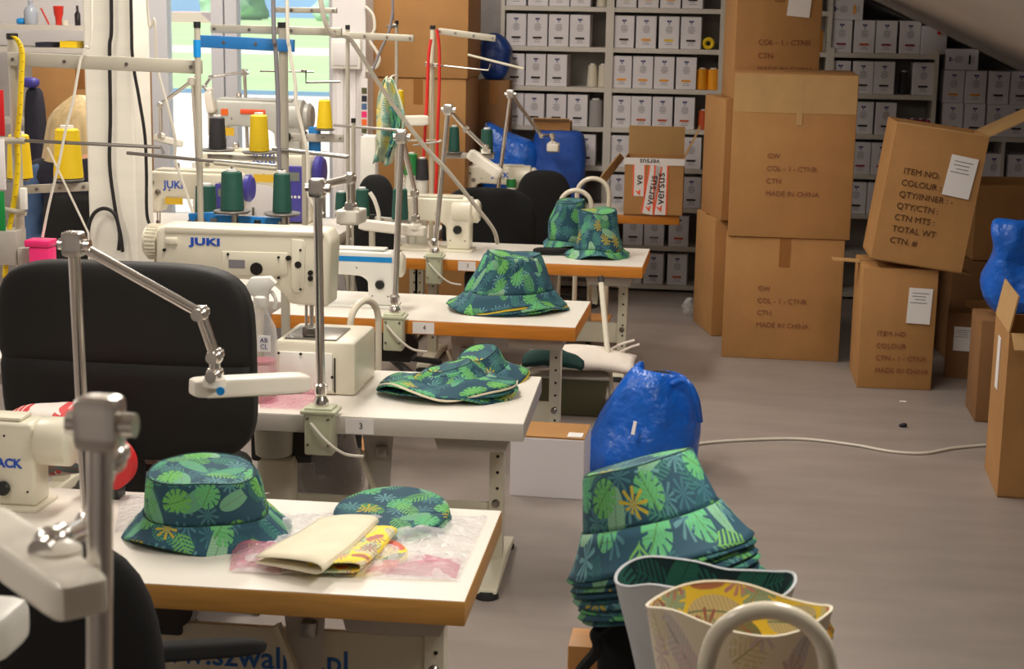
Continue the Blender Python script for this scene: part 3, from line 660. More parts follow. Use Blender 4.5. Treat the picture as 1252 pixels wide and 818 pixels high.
bed = B().box((b0.x+w_/2, b0.y+.17, (ZT+bt)/2), (w_+.02, .3, bt-ZT), bev=.012).obj('bed_box', 'machine_cream', jm, w=True)
B().box((b0.x+w_*.42, b0.y+.14, bt+.002), (w_*.7, .2, .006), bev=.002).obj('slide_plate', 'steel', bed, w=True)
fp_ = B().box((b0.x+w_*.38, b0.y+.018, ZT+.075), (w_*.72, .012, .12), bev=.003).obj('front_cover', 'machine_white', bed, w=True)
k = B()
for fx, fz in ((.02, .13), (.32, .13), (.62, .125), (.62, .09), (.74, .06)): k.cyl((b0.x+w_*fx, b0.y+.0125, ZT+fz), (b0.x+w_*fx, b0.y+.009, ZT+fz), .0045, n=10)
k.obj('screws', 'dark_metal', bed, w=True)
B().box((b0.x+w_*.77, b0.y+.02, ZT+.065), (.004, .012, .11)).obj('hinge_gap', 'dark_metal', bed, w=True)
c = J(381, 378, YJ+.06)
B().cyl((c.x, YJ+.06, c.z+.02), (c.x, YJ+.06, bt+.02), .007).cyl((c.x-.016, YJ+.055, c.z+.02), (c.x-.016, YJ+.055, bt+.03), .005).obj('needle_bar', 'chrome', jm, w=True)
B().box((c.x, YJ+.055, bt+.02), (.05, .05, .03), bev=.006).obj('presser_foot', 'steel', jm, w=True)
st = at(215, 300, YJ); B().box((st.x+.06, YJ+.065, (ZT+st.z-.04)/2), (.14, .12, st.z-.04-ZT), bev=.01).obj('arm_base', 'machine_cream', jm, w=True)
# ordinary machines
p = on(20, 630, ZT)
machine('cream machine with blue lettering at the front left table', (at(93, 560, 3.74).x-.33*.76, 3.74, ZT), 0, .76, 1, logo='JACK', motor=True, lx_=.127, lz_=.15, ls=.04, ml=.10, dial=(.112, .07))
machine('white machine with a bright blue stripe on table 4', (at(432, 380, 6.55).x, 6.55, ZT), 0, .80, 1, body='machine_white', stripe='stripe_blue')
machine('cream machine with right handwheel on the fourth table back', (at(528, 290, 8.13).x, 8.13, ZT), 0, .92, 1, motor=True)
machine('small cream machine on the rear table in front of the blue bags', (at(610, 250, 9.95).x, 9.95, ZT), R(3), .86, 1, motor=True, logo='JACK')
machine('cream machine with purple control box and yellow sticker, left column', (at(322, 270, 8.9).x, 8.86, ZT), 0, 1.36, 1, panel='purple_plastic', logo='JUKI', lx_=.03, lz_=.262, wheel='purple_plastic', ystick=True)
machine('cream machine partly behind the pillar, blue lettering and yellow sticker', (at(242, 270, 8.4).x, 8.42, ZT), 0, 1.12, 1, logo='JUKI', panel='purple_plastic', lx_=-.1, wheel='purple_plastic', ystick=True)
zov = at(318, 196, 10.2).z
cbn = thing('machine_cabinet', 'white cabinet under the grey long arm machine by the terrace doors', 'cabinet', (at(318, 205, 10.2).x, 10.2, 0))
B().box((0, 0, zov/2), (.72, .5, zov-.002), bev=.006).obj('carcass', 'machine_white', cbn)
for sx in (-1, 1): dd = B().box((sx*.175, -.256, zov/2), (.335, .012, zov-.08), bev=.003).obj('door', 'wall_paint', cbn); B().box((sx*.03, -.268, zov*.6), (.012, .012, .1)).obj('handle', 'steel', dd)
ov = machine('grey long arm machine with orange sticker by the terrace doors', (at(318, 205, 10.2).x, 10.2, zov), 0, 1.3, 1, body='machine_grey', wheel='machine_grey', motor=True)
c = (-.18*1.3, -.0595*1.3, .2*1.3)
B().box((-.2, -.078, .30), (.045, .003, .04)).obj('orange_sticker', 'sticker_orange', ov); B().box((-.17, -.078, .18), (.06, .003, .05)).obj('yellow_sticker', 'sticker_yellow', ov)
B().box((-.02, -.078, .305), (.16, .006, .03), bev=.004).obj('red_rail', 'tape_orange', ov)
# ================================================================ clamp lamps
def lamp(label, pole_bot, pole_top, pts, head, hw=.042, hh=.03, clampz=None, pr=.0115, cable=None, base_y=None, knob=1, name='clamp_lamp'):
    t = thing(name, label, 'lamp', (pole_bot.x, pole_bot.y, pole_bot.z))
    if clampz is not None:
        c0, cw = clampz
        B().box((pole_bot.x, pole_bot.y-.012, c0+.06), (cw, .075, .145), bev=.006).obj('clamp', 'clamp_green', t, w=True)
        B().box((pole_bot.x, pole_bot.y-.012, c0+.118), (cw*1.28, .085, .012), bev=.004).obj('clamp_flange', 'clamp_green', t, w=True)
        B().lathe([(.022, 0), (.024, .012), (.014, .03), (.02, .04), (.02, .062), (.013, .07)], Matrix.Translation((pole_bot.x, pole_bot.y-.012, c0+.133)), 16).obj('pole_socket', 'chrome', t, w=True)
        pole_bot = Vector((pole_bot.x, pole_bot.y-.012, c0+.15))
        k = B()
        for sx in (-.36, .36):
            for sz in (.02, .1): k.cyl((pole_bot.x+sx*cw, pole_bot.y-.037, c0+sz), (pole_bot.x+sx*cw, pole_bot.y-.042, c0+sz), .004, n=8)
        k.obj('screws', 'steel', t, w=True)
        if cable: B().tube([pole_bot+Vector((-.02, -.05, -.06)), pole_bot+Vector((.03, -.06, -.11)), pole_bot+Vector((.08, -.045, -.15)), pole_bot+Vector((.13, -.01, -.165))], .0045, 6).obj('cable', 'cord_white', t, w=True)
    B().cyl(pole_bot, pole_top, pr).obj('pole', 'chrome', t, w=True)
    j = B(); d = (Vector(pts[0])-Vector(pole_top)); ax = Vector((d.y, -d.x, 0)); ax = ax.normalized() if ax.length > .01 else Vector((0, 1, 0))
    j.sq(pole_top+Vector((0, 0, -pr*.3)), (pr*1.75, pr*1.5, pr*2.1), 7, 8); j.cyl(pole_top-Vector((pr*2.5, 0, pr*.4)), pole_top+Vector((pr*2.8, 0, -pr*.4)), pr*.95)
    j.obj('top_hinge', 'chrome', t, w=True)
    q = [Vector(pole_top)]+[Vector(x) for x in pts]
    for a, b_ in zip(q, q[1:]): B().cyl(a, b_, pr*.85 if (b_-a).length > .12 else pr*.95).obj('arm', 'chrome', t, w=True)
    for x in q[1:]:
        k = B().sq(x, (pr*1.35, pr*1.3, pr*1.35), 2.6, 6); k.cyl(x-Vector((0, pr*2.2, 0)), x+Vector((0, pr*2.2, 0)), pr*1.0); k.obj('joint', 'chrome', t, w=True)
    h0, h1 = Vector(head[0]), Vector(head[1])
    hd = B().osq(h0, h1, hw, hh, 9, 12).obj('lamp_head', 'lamp_white', t, w=True)
    u = (h1-h0).normalized(); dn = Vector((0, 0, -1))
    B().obox(h0+u*.03+dn*(hh*.5), h1-u*.02+dn*(hh*.5), hw*.7, .004).obj('light_strip', 'frosted_plastic', hd, w=True)
    jj = q[-1]; B().lathe([(pr*1.9, -.012), (pr*1.9, .004), (pr*.9, .012)], Matrix.Translation((jj.x, jj.y, h0.lerp(h1, .12).z+hh*.5)), 14).obj('swivel_base', 'lamp_white', t, w=True)
    return t
# lamp 1: nearest pole
Yl = 1.6
lamp('silver pole lamp nearest the camera with tilted white head', at(121, 1250, Yl), at(122, 512, Yl), [at(134, 560, Yl+.1), at(112, 640, Yl+.2), at(62, 664, Yl+.03), at(72, 712, Yl+.02)], (at(105, 735, Yl-.06), at(-30, 640, Yl+.16)), .06, .045, None, .0135)
# lamp 2: over the big chair
Y2 = 3.25
l2 = lamp('silver clamp lamp with long arm in front of the wide black chair', at(107, 640, Y2+.1), at(90, 296, Y2), [at(245, 383, Y2+.05), at(263, 435, Y2+.06), at(262, 458, Y2+.06)], (at(234, 474, Y2+.06), at(376, 467, Y2+.22)), .05, .04, None, .0125)
B().cyl(at(107, 640, Y2+.1), Vector((at(107, 640, Y2+.1).x, Y2+.1, ZT)), .02).obj('clamp', 'steel', l2, w=True)
c = at(270, 478, Y2+.03); B().cyl((c.x, c.y, c.z), (c.x, c.y-.004, c.z), .009).obj('round_sticker', 'stripe_blue', l2, w=True)
# lamp 3
Y3 = F3[1]-.045
e = at(390, 470, Y3); e = Vector((e.x, F3[1]-.01, ZT-.09))
lamp('silver clamp lamp on the white edged table beside its number label', e, at(388, 228, Y3), [at(428, 218, Y3+.12), at(429, 252, Y3+.14)], (at(424, 266, Y3+.1), at(436, 262, Y3+.35)), .07, .045, (ZT-.1, .085), .0135, cable=True)
e = Vector((at(483, 400, F4[1]).x, F4[1]-.0, ZT-.09))
lamp('silver clamp lamp on the table with number 4', e, at(491, 166, F4[1]), [at(507, 236, F4[1]+.12), at(508, 266, F4[1]+.14)], (at(520, 283, F4[1]+.14), at(440, 274, F4[1]+.2)), .045, .04, (ZT-.1, .075), .0125, cable=True)
e = Vector((at(532, 320, F5[1]).x, F5[1]-.0, ZT-.09))
lamp('silver clamp lamp with drooping white head, fourth table from the front', e, at(548, 133, F5[1]), [at(570, 158, F5[1]+.1), at(594, 181, F5[1]+.15)], (at(574, 187, F5[1]+.15), at(612, 214, F5[1]+.12)), .055, .05, (ZT-.1, .075), .0125, cable=True)
e = Vector((at(607, 250, F6[1]-.04).x, F6[1]-.03, ZT-.09))
lamp('silver clamp lamp in front of the blue bags at the rear table', e, at(624, 114, F6[1]), [at(662, 166, F6[1]+.1), at(675, 166, F6[1]-.02), at(676, 176, F6[1]-.02)], (at(676, 181, F6[1]-.08), at(677, 179, F6[1]+.2)), .075, .05, (ZT-.1, .07), .0125)
Yw = 8.2
lamp('grey clamp lamp with bent arm by the terrace doors, left of a tall rail pole', Vector((at(238, 200, Yw).x, Yw+.1, ZT)), at(236, 98, Yw), [at(196, 128, Yw-.02), at(197, 165, Yw)], (at(190, 168, Yw), at(222, 176, Yw+.1)), .05, .035, None, .011)
lamp('grey arched clamp lamp above the grey long arm machine', Vector((at(303, 190, 10.33).x, 10.33, zov)), at(299, 88, 10.33), [at(258, 94, 10.2), at(250, 106, 10.1), at(256, 114, 10.1)], (at(255, 112, 10.1), at(259, 138, 10.1)), .05, .06, None, .011)
lamp('white bar lamp in front of the brown cartons, middle of the left column', Vector((at(517, 250, 8.6).x, 8.2, ZT)), at(487, 128, 8.3), [at(480, 140, 8.3), at(480, 146, 8.3)], (at(472, 148, 8.3), at(524, 147, 8.35)), .055, .05, None, .008)
# lone white machine housing at the lower left edge
c = at(5, 770, 1.75); t = thing('machine_housing', 'white rounded machine housing cut by the lower left picture edge', 'sewing machine', (c.x-.02, 1.75, ZT))
B().sq((c.x-.03, 1.75, c.z), (.048, .05, .028), 5, 6).obj('cover', 'machine_white', t, w=True)
B().box((c.x-.045, 1.75, (ZT+c.z)/2), (.05, .06, c.z-ZT), bev=.006).obj('post', 'machine_white', t, w=True)
# ================================================================ chairs
def chair(label, c, w, z0, z1, thick=.05, k=5, bend=.35, rz=0, mat_='black_fabric', seams=(), seat=True, tiltb=-.06, name='office_chair', seat_drop=.10, arms=False):
    t = thing(name, label, 'chair', (c[0], c[1], 0), rz)
    h = (z1-z0)/2
    def fn(v):
        y = v.y+bend*v.x*v.x*-1*-1
        if seams:
            for sz in seams:
                dd = abs(v.z+h-sz*2*h)
                if dd < .012 and v.y < 0: y += .012*(1-dd/.012)
        return Vector((v.x, y+tiltb*v.z, v.z))
    bk = B().sq((0, 0, (z0+z1)/2), (w/2, thick, h), k, 20 if seams else 12, None, fn).obj('backrest', mat_, t)
    zs = z0-seat_drop if z0 > .5 else .36
    zs = max(.3, min(.42, z0-.05))
    if seat: B().sq((0, .30, zs), (w*.31, .26, .045), 4, 10).obj('seat', mat_, t)
    B().obox((0, .02, (z0+z1)/2-.05), (0, .05, zs-.03), .06, .014).obj('back_bracket', 'black_plastic', t)
    B().obox((0, .05, zs-.035), (0, .3, zs-.05), .06, .016).obj('seat_bracket', 'black_plastic', t)
    B().cyl((0, .28, .09), (0, .28, zs-.03), .022).obj('gas_column', 'dark_metal', t)
    for i in range(5):
        a = i*2*math.pi/5+.3; e = Vector((.26*math.cos(a), .28+.26*math.sin(a), .06))
        lg = B().obox((0, .28, .1), e, .035, .025, .004).obj('leg', 'black_plastic', t)
        B().cyl(e+Vector((-.012, 0, -.033)), e+Vector((.012, 0, -.033)), .027).obj('caster', 'rubber', lg)
    if arms:
        for s in (-1, 1): B().tube([(s*w*.48, .1, zs), (s*w*.56, .12, zs+.16), (s*w*.54, .22, zs+.2), (s*w*.5, .4, zs+.18)], .016, 8).obj('armrest', 'black_plastic', t)
    return t
p = at(50, 740, 2.72); top = at(110, 655, 2.72).z
ch1 = chair('black round backed chair at the lower left corner', (at(65, 740, 2.72).x, 2.72), .405, .18, top, .045, 3.2, .2)
B().osq(at(150, 800, 2.8), at(322, 789, 3.12), .05, .035, 4, 8).obj('armrest', 'black_fabric', ch1, w=True)
a0, a1 = at(0, 313, 4.22), at(312, 560, 4.22)
chair('wide black chair with horizontal seams behind the front machine', ((a0.x+a1.x)/2-.005, 4.22), a1.x-a0.x+.01, a1.z-.02, a0.z, .05, 5, .12, 0, seams=(.17, .50), mat_='black_leather')
B().tube([at(150, 590, 4.3), at(168, 568, 4.3), at(196, 572, 4.34), at(210, 588, 4.4)], .02, 8).obj('armrest', 'brown_leather', bpy.data.objects['office_chair.001'], w=True)
a0, a1 = at(545, 231, 8.75), at(652, 300, 8.75)
chair('black fabric chair behind the table with two crumpled hats', ((a0.x+a1.x)/2, 8.72), a1.x-a0.x+.03, .36, at(600, 229, 8.72).z, .045, 3.4, .2)
a0, a1 = at(640, 206, 10.0), at(706, 250, 9.9)
chair('small black chair at the rear table before the navy bag', ((a0.x+a1.x)/2+.02, 9.42), .32, .36, at(672, 208, 9.42).z, .04, 3.0, .2)
a0 = at(466, 213, 8.0)
chair('black round topped chair right of the narrow column', (at(463, 240, 7.5).x-.01, 7.5), .21, .34, at(466, 213, 7.5).z, .04, 2.8, .2)
chair('black chair in which the blond worker sits', (at(90, 260, 7.9).x, 7.95), .36, .4, at(90, 236, 7.95).z, .04, 4, .2, mat_='black_leather')
chair('black chair under the tall stack of hats', (at(775, 800, 3.0).x, 3.02), .14, .3, .715, .03, 4, .1)
# ================================================================ hats
def hat(label, c, Rb=.18, Rc=.128, Rt=.112, hb=.05, hc=.115, M=None, fn=None, group=None, seed=0, wave=.008, lining=None, detail=True, n=56, sx=1, sy=1):
    t = thing('bucket_hat', label, 'hat', c, 0, group)
    M = M or Matrix.Identity(4)
    def D(x, y, z):
        v = Vector((x*sx, y*sy, z)); v += noise.noise_vector(Vector((x*7+seed, y*7, z*7)))*wave*(.35+.65*min(1, z/(hb+hc)+.3))
        if fn: v = fn(v)
        return M @ v
    def brimz(r, a): q = (r-Rc)/(Rb-Rc); return hb*(1-q)**1.25+wave*.9*q*math.sin(3*a+seed)*(1 if fn else .6)
    b = B(); ns = 12
    b.grid(lambda u, v: D((Rc+(Rb-Rc)*v)*math.cos(2*math.pi*u), (Rc+(Rb-Rc)*v)*math.sin(2*math.pi*u), brimz(Rc+(Rb-Rc)*v, 2*math.pi*u)+.001), n, 5, 2*math.pi*(Rc+.03), (Rb-Rc)*1.1)
    for f in b.bm.faces:
        for l in f.loops: l[b.uv].uv += Vector((seed*1.37, seed*.71+.5))
    b.obj('brim', ['leaf_print'], t, solid=.004, off=-1)
    def cr(v):
        ang = v*math.pi/2
        if v < .82: return Rc+(Rt-Rc)*(v/.82), hb+hc*.93*(v/.82)
        q = (v-.82)/.18*math.pi/2; return Rt-.012*(1-math.cos(q)), hb+hc*(.93+.07*math.sin(q))
    b = B(); b.grid(lambda u, v: D(cr(v)[0]*math.cos(2*math.pi*u), cr(v)[0]*math.sin(2*math.pi*u), cr(v)[1]), n, 10, 2*math.pi*Rc, hc)
    for f in b.bm.faces:
        for l in f.loops: l[b.uv].uv += Vector((seed*2.11, seed*1.3))
    b.obj('crown', 'leaf_print', t, solid=.003, off=-1)
    if not detail: return t
    b = B(); rt = Rt-.012; zt = hb+hc
    b.grid(lambda u, v: D(rt*v*math.cos(2*math.pi*u), rt*v*math.sin(2*math.pi*u), zt+.003*(1-v*v)), n, 6)
    b.bm.verts.ensure_lookup_table()
    for f in b.bm.faces:
        for l in f.loops: q = M.inverted() @ l.vert.co; l[b.uv].uv = Vector((q.x+seed*.9, q.y+seed))
    b.obj('top_panel', 'leaf_print', t)
    b = B(); b.tube([D((Rt-.006)*math.cos(a*math.pi/20), (Rt-.006)*math.sin(a*math.pi/20), zt-.0015) for a in range(40)], .0022, 5, 0, True); b.obj('seam', 'fabric_teal', t)
    b = B(); b.tube([D((Rc+.001)*math.cos(a*math.pi/20), (Rc+.001)*math.sin(a*math.pi/20), hb+.002) for a in range(40)], .0018, 5, 0, True); b.obj('brim_seam', 'fabric_teal', t)
    if lining:
        b = B(); b.grid(lambda u, v: D((Rb-.004-.02*(1-v))*math.cos(2*math.pi*u), (Rb-.004-.02*(1-v))*math.sin(2*math.pi*u), brimz(Rb-.02*(1-v), 2*math.pi*u)-.0055), n, 1); b.obj('brim_lining', lining, t, solid=.003, off=-1)
        b = B(); b.tube([D((Rb+.001)*math.cos(a*math.pi/28), (Rb+.001)*math.sin(a*math.pi/28), brimz(Rb, a*math.pi/28)-.005) for a in range(56)], .0042, 5, 0, True); b.obj('brim_edge', lining, t)
    return t
Rz = lambda d: Matrix.Rotation(R(d), 4, 'Z')
c = on(254, 650, ZT)
hat('printed bucket hat standing upright alone on the front table', (c.x, c.y, ZT+.004), .198, .145, .128, .05, .105, fn=lambda v: Vector((v.x+.0*v.z, v.y-.42*max(0, v.z-.03), v.z+.10*max(0, v.y)-.10*max(0, v.x-.06))), seed=1.3, wave=.016, sy=.92)
# folded stack of printed hats on table 4
c = on(620, 378, ZT)
def crump(v): return Vector((v.x*(1+.10*math.sin(9*v.y)), v.y, v.z))
for i in range(3):
    hat(f'printed bucket hat in the pile on table 4, {["undermost", "middle one", "topmost with pinched crown"][i]}', (c.x+.008*i, c.y, ZT+.006+.010*i), .24+.012*math.sin(i*2), .18, .112, .05, .155, M=Rz(8+9*i), seed=4.1+i, wave=.026, lining='lining_yellow' if i != 1 else None, detail=(i == 2), group='hats piled on table 4', sy=.72)
# flattened pile on table 3
def flat(v): return Vector((v.x, v.y, v.z*.62+.008*math.sin(v.x*22)))
c = on(545, 482, ZT)
c2 = on(585, 462, ZT)
hat('flattened printed hat lying behind the others on the white edged table', (c2.x, c2.y, ZT+.010), .2, .12, .085, .04, .085, M=Rz(70), fn=flat, seed=9.4, wave=.018, lining='lining_yellow', group='hats on table 3', sy=.75)
for i in range(3):
    hat(f'flattened printed hat on the white edged table, {["bottom", "middle", "top"][i]} of the front pile', (c.x+.006*i, c.y+.006*i, ZT+.014+.011*i), .22, .13, .085, .03, .06, M=Rz(12*i), fn=flat, seed=7.2+i*1.1, wave=.026, lining=['interlining', 'lining_yellow', 'interlining'][i], detail=(i == 2), group='hats on table 3', sy=.72)
# two on the fourth table
c = on(729, 314, ZT); hat('crumpled printed hat nearest the corner of the fourth table', (c.x, c.y, ZT+.006), .155, .12, .085, .03, .19, M=Rz(15), seed=12.7, wave=.026, sy=.8)
c = on(694, 303, ZT); hat('crumpled printed hat leaning behind another on the fourth table', (c.x, c.y+.03, ZT+.006), .15, .12, .085, .03, .20, M=Rz(65), seed=15.1, wave=.026, sy=.8)
c = on(664, 310, ZT); solo(B().sq((c.x+.04, c.y-.02, ZT+.02), (.085, .045, .016), 3, 6, Matrix.Identity(4)).wob(.006, 9), 'black_flap', 'black_fabric', 'flat black pouch beside the hats on the fourth table', 'pouch')
# tall stack on the chair back, lower right
top = at(808, 672, 3.0)
NST = 11
for i in range(NST):
    k = NST-1-i                                         # 0 = topmost
    tl = R(17-.55*k)
    M = Matrix.Rotation(-tl, 4, 'Y') @ Matrix.Rotation(R(-11), 4, 'X') @ Rz(30+37*k)
    cc = top+Vector((.0030*k, 0, -.0098*k-.014))
    hat(f'printed bucket hat in the tall leaning stack over a chair back, {"topmost" if k == 0 else ORD[k]+" from the top"}', cc, .176+.004*math.sin(k*2.3), .130, .108, .075, .108, M=M, seed=26.3+k*.77, wave=.006, detail=(k == 0), group='hats in the leaning stack')
# oval tops
c = on(482, 640, ZT)
for i in range(3):
    b = B(); nn = 48
    cx, cy = c.x-.004*i, c.y+.006*i-.005
    b.grid(lambda u, v: Vector((cx+.137*v*math.cos(2*math.pi*u), cy+.15*v*math.sin(2*math.pi*u), ZT+.009+.009*i+.016*v*math.sin(2*math.pi*u)))  , nn, 6)
    for f in b.bm.faces:
        for l in f.loops: l[b.uv].uv = Vector((l.vert.co.x+.31*i, l.vert.co.y+.2))
    o = b.obj('hat_top_panel', 'leaf_print', None, solid=.004); tag(o, f'oval printed hat top cut piece on the front table, {["bottom", "middle", "uppermost"][i]} of three', 'fabric piece', 'oval hat tops on the front table')
# folded interlining and yellow pieces
def sheet_fold(name, A, Bc, C, Dd, z0, z1, mat, label, rad, cat):
    b = B()
    def fn(u, v):
        L0 = A.lerp(Dd, v); L1 = Bc.lerp(C, v); e = (L1-L0).normalized()
        if u < .45: p = L0.lerp(L1, u/.45); z = z0
        elif u < .62:
            a = (u-.45)/.17*math.pi; p = L1+e*rad*math.sin(a); z = (z0+z1)/2-(z1-z0)/2*math.cos(a)
        else: p = L1.lerp(L0, (u-.62)/.38); z = z1-.6*(z1-z0)*((u-.62)/.38)**2
        return Vector((p.x, p.y, ZT+z+.003*math.sin(6*v+3*u)))
    b.grid(fn, 30, 8, .5, .3); o = b.obj(name, mat, None, solid=.0025); return tag(o, label, cat)
sheet_fold('folded_interlining', on(392, 650, ZT), on(452, 656, ZT), on(384, 716, ZT), on(312, 700, ZT), .024, .048, 'interlining', 'folded cream interlining piece on the front table, printed side inward', .022, 'fabric piece')
sheet_fold('folded_lining', on(410, 660, ZT), on(475, 662, ZT), on(430, 708, ZT), on(372, 706, ZT), .012, .034, 'yellow_print', 'yellow printed lining piece tucked beneath the folded cream interlining', .02, 'fabric piece')
c = on(446, 684, ZT); b = B()
b.grid(lambda u, v: Vector((c.x+.095*v*math.cos(2*math.pi*u), c.y+.115*v*math.sin(2*math.pi*u), ZT+.007+.006*v*math.sin(2*math.pi*u))), 40, 5)
for f in b.bm.faces:
    for l in f.loops: l[b.uv].uv = Vector((l.vert.co.x, l.vert.co.y))
tag(b.obj('lining_oval', 'yellow_print', None, solid=.004), 'flat oval yellow printed lining piece on the front table', 'fabric piece')
def film(name, quad, z, amp, mat, label, nx=44, ny=30, seed=0, cat='plastic bag', cells=13):
    q = [on(*p, ZT) for p in quad]; b = B()
    def fn(u, v):
        p = q[0].lerp(q[1], u).lerp(q[3].lerp(q[2], u), v); e = min(u, 1-u, v, 1-v)
        return Vector((p.x, p.y, ZT+z+amp*min(1, e*6+.15)*(.2+1.5*abs(noise.noise(Vector((p.x*cells, p.y*cells, seed))))+.5*abs(noise.noise(Vector((p.x*cells*2.7, p.y*cells*2.7, seed)))))))
    b.grid(fn, nx, ny); return tag(b.obj(name, mat, None, ang=60), label, cat)
film('plastic_bag', ((300, 628), (596, 632), (560, 712), (285, 702)), .002, .022, 'poly_bag', 'crumpled clear plastic bag under the fabric pieces on the front table')
film('pink_bag_edge', ((452, 690), (566, 684), (558, 710), (446, 704)), .004, .02, 'pink_film', 'pink edged end of a plastic bag on the front table', 16, 6, 3)
film('pink_bag', ((285, 672), (345, 668), (350, 704), (280, 700)), .003, .022, 'pink_film', 'pink tinted plastic bag end left of the folded interlining', 12, 8, 5)
film('clear_bag', ((148, 606), (330, 604), (215, 640), (140, 652)), .002, .012, 'poly_bag', 'thin clear plastic bag behind the upright hat', 16, 8, 8)
film('pink_film_bag', ((318, 478), (392, 478), (392, 503), (318, 500)), .003, .02, 'pink_film', 'pinkish plastic bag by the spray bottle on the white edged table', 12, 8, 2)
# spray bottle
c = on(321, 490, ZT); t = thing('spray_bottle', 'clear bottle of pink liquid with white trigger head behind the wide chair', 'bottle', (c.x, c.y, ZT))
B().lathe([(.044, 0), (.047, .006), (.047, .20), (.042, .235), (.022, .275), (.018, .30)], None, 24).obj('bottle_body', 'clear_plastic', t)
B().lathe([(.042, .004), (.044, .01), (.044, .13), (.0, .131)], None, 20).obj('liquid', 'pink_liquid', t)
B().lathe([(.022, .295), (.024, .30), (.024, .325), (.018, .33)], None, 16).obj('cap', 'machine_white', t)
B().prism([(-.055, .345), (-.03, .385), (.03, .39), (.05, .37), (.03, .35), (.02, .325), (-.02, .325)], -.014, .014, bev=.004).obj('trigger_head', 'machine_white', t)
B().tube([(.03, 0, .345), (.045, 0, .32), (.042, 0, .29)], .006, 6).obj('trigger', 'machine_white', t)
B().box((.02, -.0465, .19), (.04, .003, .05)).obj('label_patch', 'paper_white', t); txt('AB\nCL', facing((.02, -.0486, .19)), .02, 'ink_blue', t, w=False)
# things behind the front machine
c = on(28, 606, ZT); b = B().sq((c.x, 4.02, ZT+.09), (.14, .07, .09), 3, 10).wob(.02, 8, 2)
for f in b.bm.faces:
    for l in f.loops: l[b.uv].uv = Vector((l.vert.co.x, l.vert.co.z))
solo(b, 'fabric_bag', 'red_white_print', 'red and white printed fabric bundle behind the front machine', 'bundle')
c = at(134, 578, 3.84); t = thing('red_reel', 'red reel showing behind the silver lamp pole', 'reel', (c.x, 3.84, ZT))
B().cyl((0, -.02, .085), (0, .02, .085), .066, n=28).obj('flange', 'red_plastic', t); B().box((0, 0, .012), (.06, .05, .024)).obj('stand', 'black_plastic', t)
# ================================================================ trolleys with tubular arches
def arch_pts(x, y, w, zt, zb, dy=0, dx=0):
    r_ = w/2
    return [(x-r_+dx*0, y, zb), (x-r_, y, zt-r_)]+[(x-r_*math.cos(a)*1.0, y+dy*math.sin(a)*0, zt-r_+r_*math.sin(a)) for a in [R(q) for q in (30, 60, 90, 120, 150)]]+[(x+r_, y, zt-r_), (x+r_, y, zb)]
def trolley(label, c, rz, arches, board_z=.36, tr=.012, bw=.3, bd=.34):
    t = thing('bundle_trolley', label, 'trolley', (c[0], c[1], 0), rz)
    for (x, y, w, zt) in arches:
        b = B(); P = arch_pts(x, y, w, zt, .075); b.tube([P[0], P[1]], tr, 10, 0); o = B(); o.tube(P[1:-1], tr, 10, 4); o.tube([P[-2], P[-1]], tr, 10, 0); o.tube([P[0], P[1]], tr, 10, 0)
        b.bm.free(); o.obj('arch_tube', 'cream_tube', t)
    ys = [a[1] for a in arches]; xs_ = [a[0] for a in arches]
    B().box(((min(xs_)+max(xs_))/2, (min(ys)+max(ys))/2, board_z), (bw, bd, .016), bev=.004).obj('board', 'wood_block', t)
    for sx in (-1, 1):
        for y in (min(ys), max(ys)):
            x = [a for a in arches if a[1] == y][0]; xx = x[0]+sx*x[2]/2
            B().cyl((xx, y, .03), (xx, y, .08), .009).cyl((xx-.012, y, .028), (xx+.012, y, .028), .028).obj('caster', 'rubber', t)
    return t
a = at(942, 746, 2.3); w_ = (at(1012, 790, 2.3)-at(872, 790, 2.3)).x
trolley('cream tubular trolley with arched handle at the bottom edge', (a.x, 2.3), 0, [(0, 0, w_+.012, a.z), (0, .42, w_+.012, .66)], .60, .0135, .26, .5)
a = at(721, 224, 8.6); a2 = at(699, 237, 8.5); 
trolley('cream tubular trolley with two arches behind the crumpled hats', (a.x, 8.62), 0, [(0, .22, .17, a.z), (a2.x-a.x+.012, 0, .165, a2.z+.005)], .13, .0125)
a = at(455, 360, 5.85)
trolley('cream tubular trolley seen edge on between the third and fourth tables', (a.x, 5.72), R(66), [(0, 0, .17, a.z), (.0, .16, .17, a.z-.25)], .2, .0125, .2, .2)
# open half sewn hats resting on the trolley
def cup(label, c, rx, ry, rb, h, mo, mi_, seed, name='half_sewn_hat', tilt=0):
    t = thing(name, label, 'hat', c)
    M = Matrix.Rotation(tilt, 4, 'Y')
    def ring(v, off=0, n=48): 
        out = []
        for i in range(n):
            a = 2*math.pi*i/n; q = v; s = rb+(1-rb)*q
            out.append(M @ Vector(((rx*s-off)*math.cos(a), (ry*s-off)*math.sin(a), h*q+.010*q*math.sin(3*a+seed)+.006*noise.noise(Vector((math.cos(a)*2, math.sin(a)*2, q*3+seed))))))
        return out
    B().loft([ring(k/8) for k in range(9)], True, False, 1.0, h).obj('outer_fabric', mo, t, ang=60)
    b = B(); b.loft([ring(.02+k/8*.98, .004) for k in range(9)], True, False, 1.0, h); bmesh.ops.reverse_faces(b.bm, faces=b.bm.faces); b.obj('inner_fabric', mi_, t, ang=60)
    P = ring(1, .002); b = B(); b.tube(P, .003, 5, 0, True); b.obj('raw_edge', mo, t)
    return t
c = at(862, 707, 2.72); cup('upside down half sewn hat with grey interlining outside and dark leaf print inside', (c.x, 2.72, .612), .153, .09, .62, c.z-.612, 'mesh_grey', 'leaf_print_inside', 1.0)
c = at(903, 742, 2.50); cup('upside down half sewn yellow printed hat with cream outside on the trolley', (c.x, 2.50, .612), .144, .098, .66, c.z-.612, 'pale_print', 'yellow_print', 2.4)
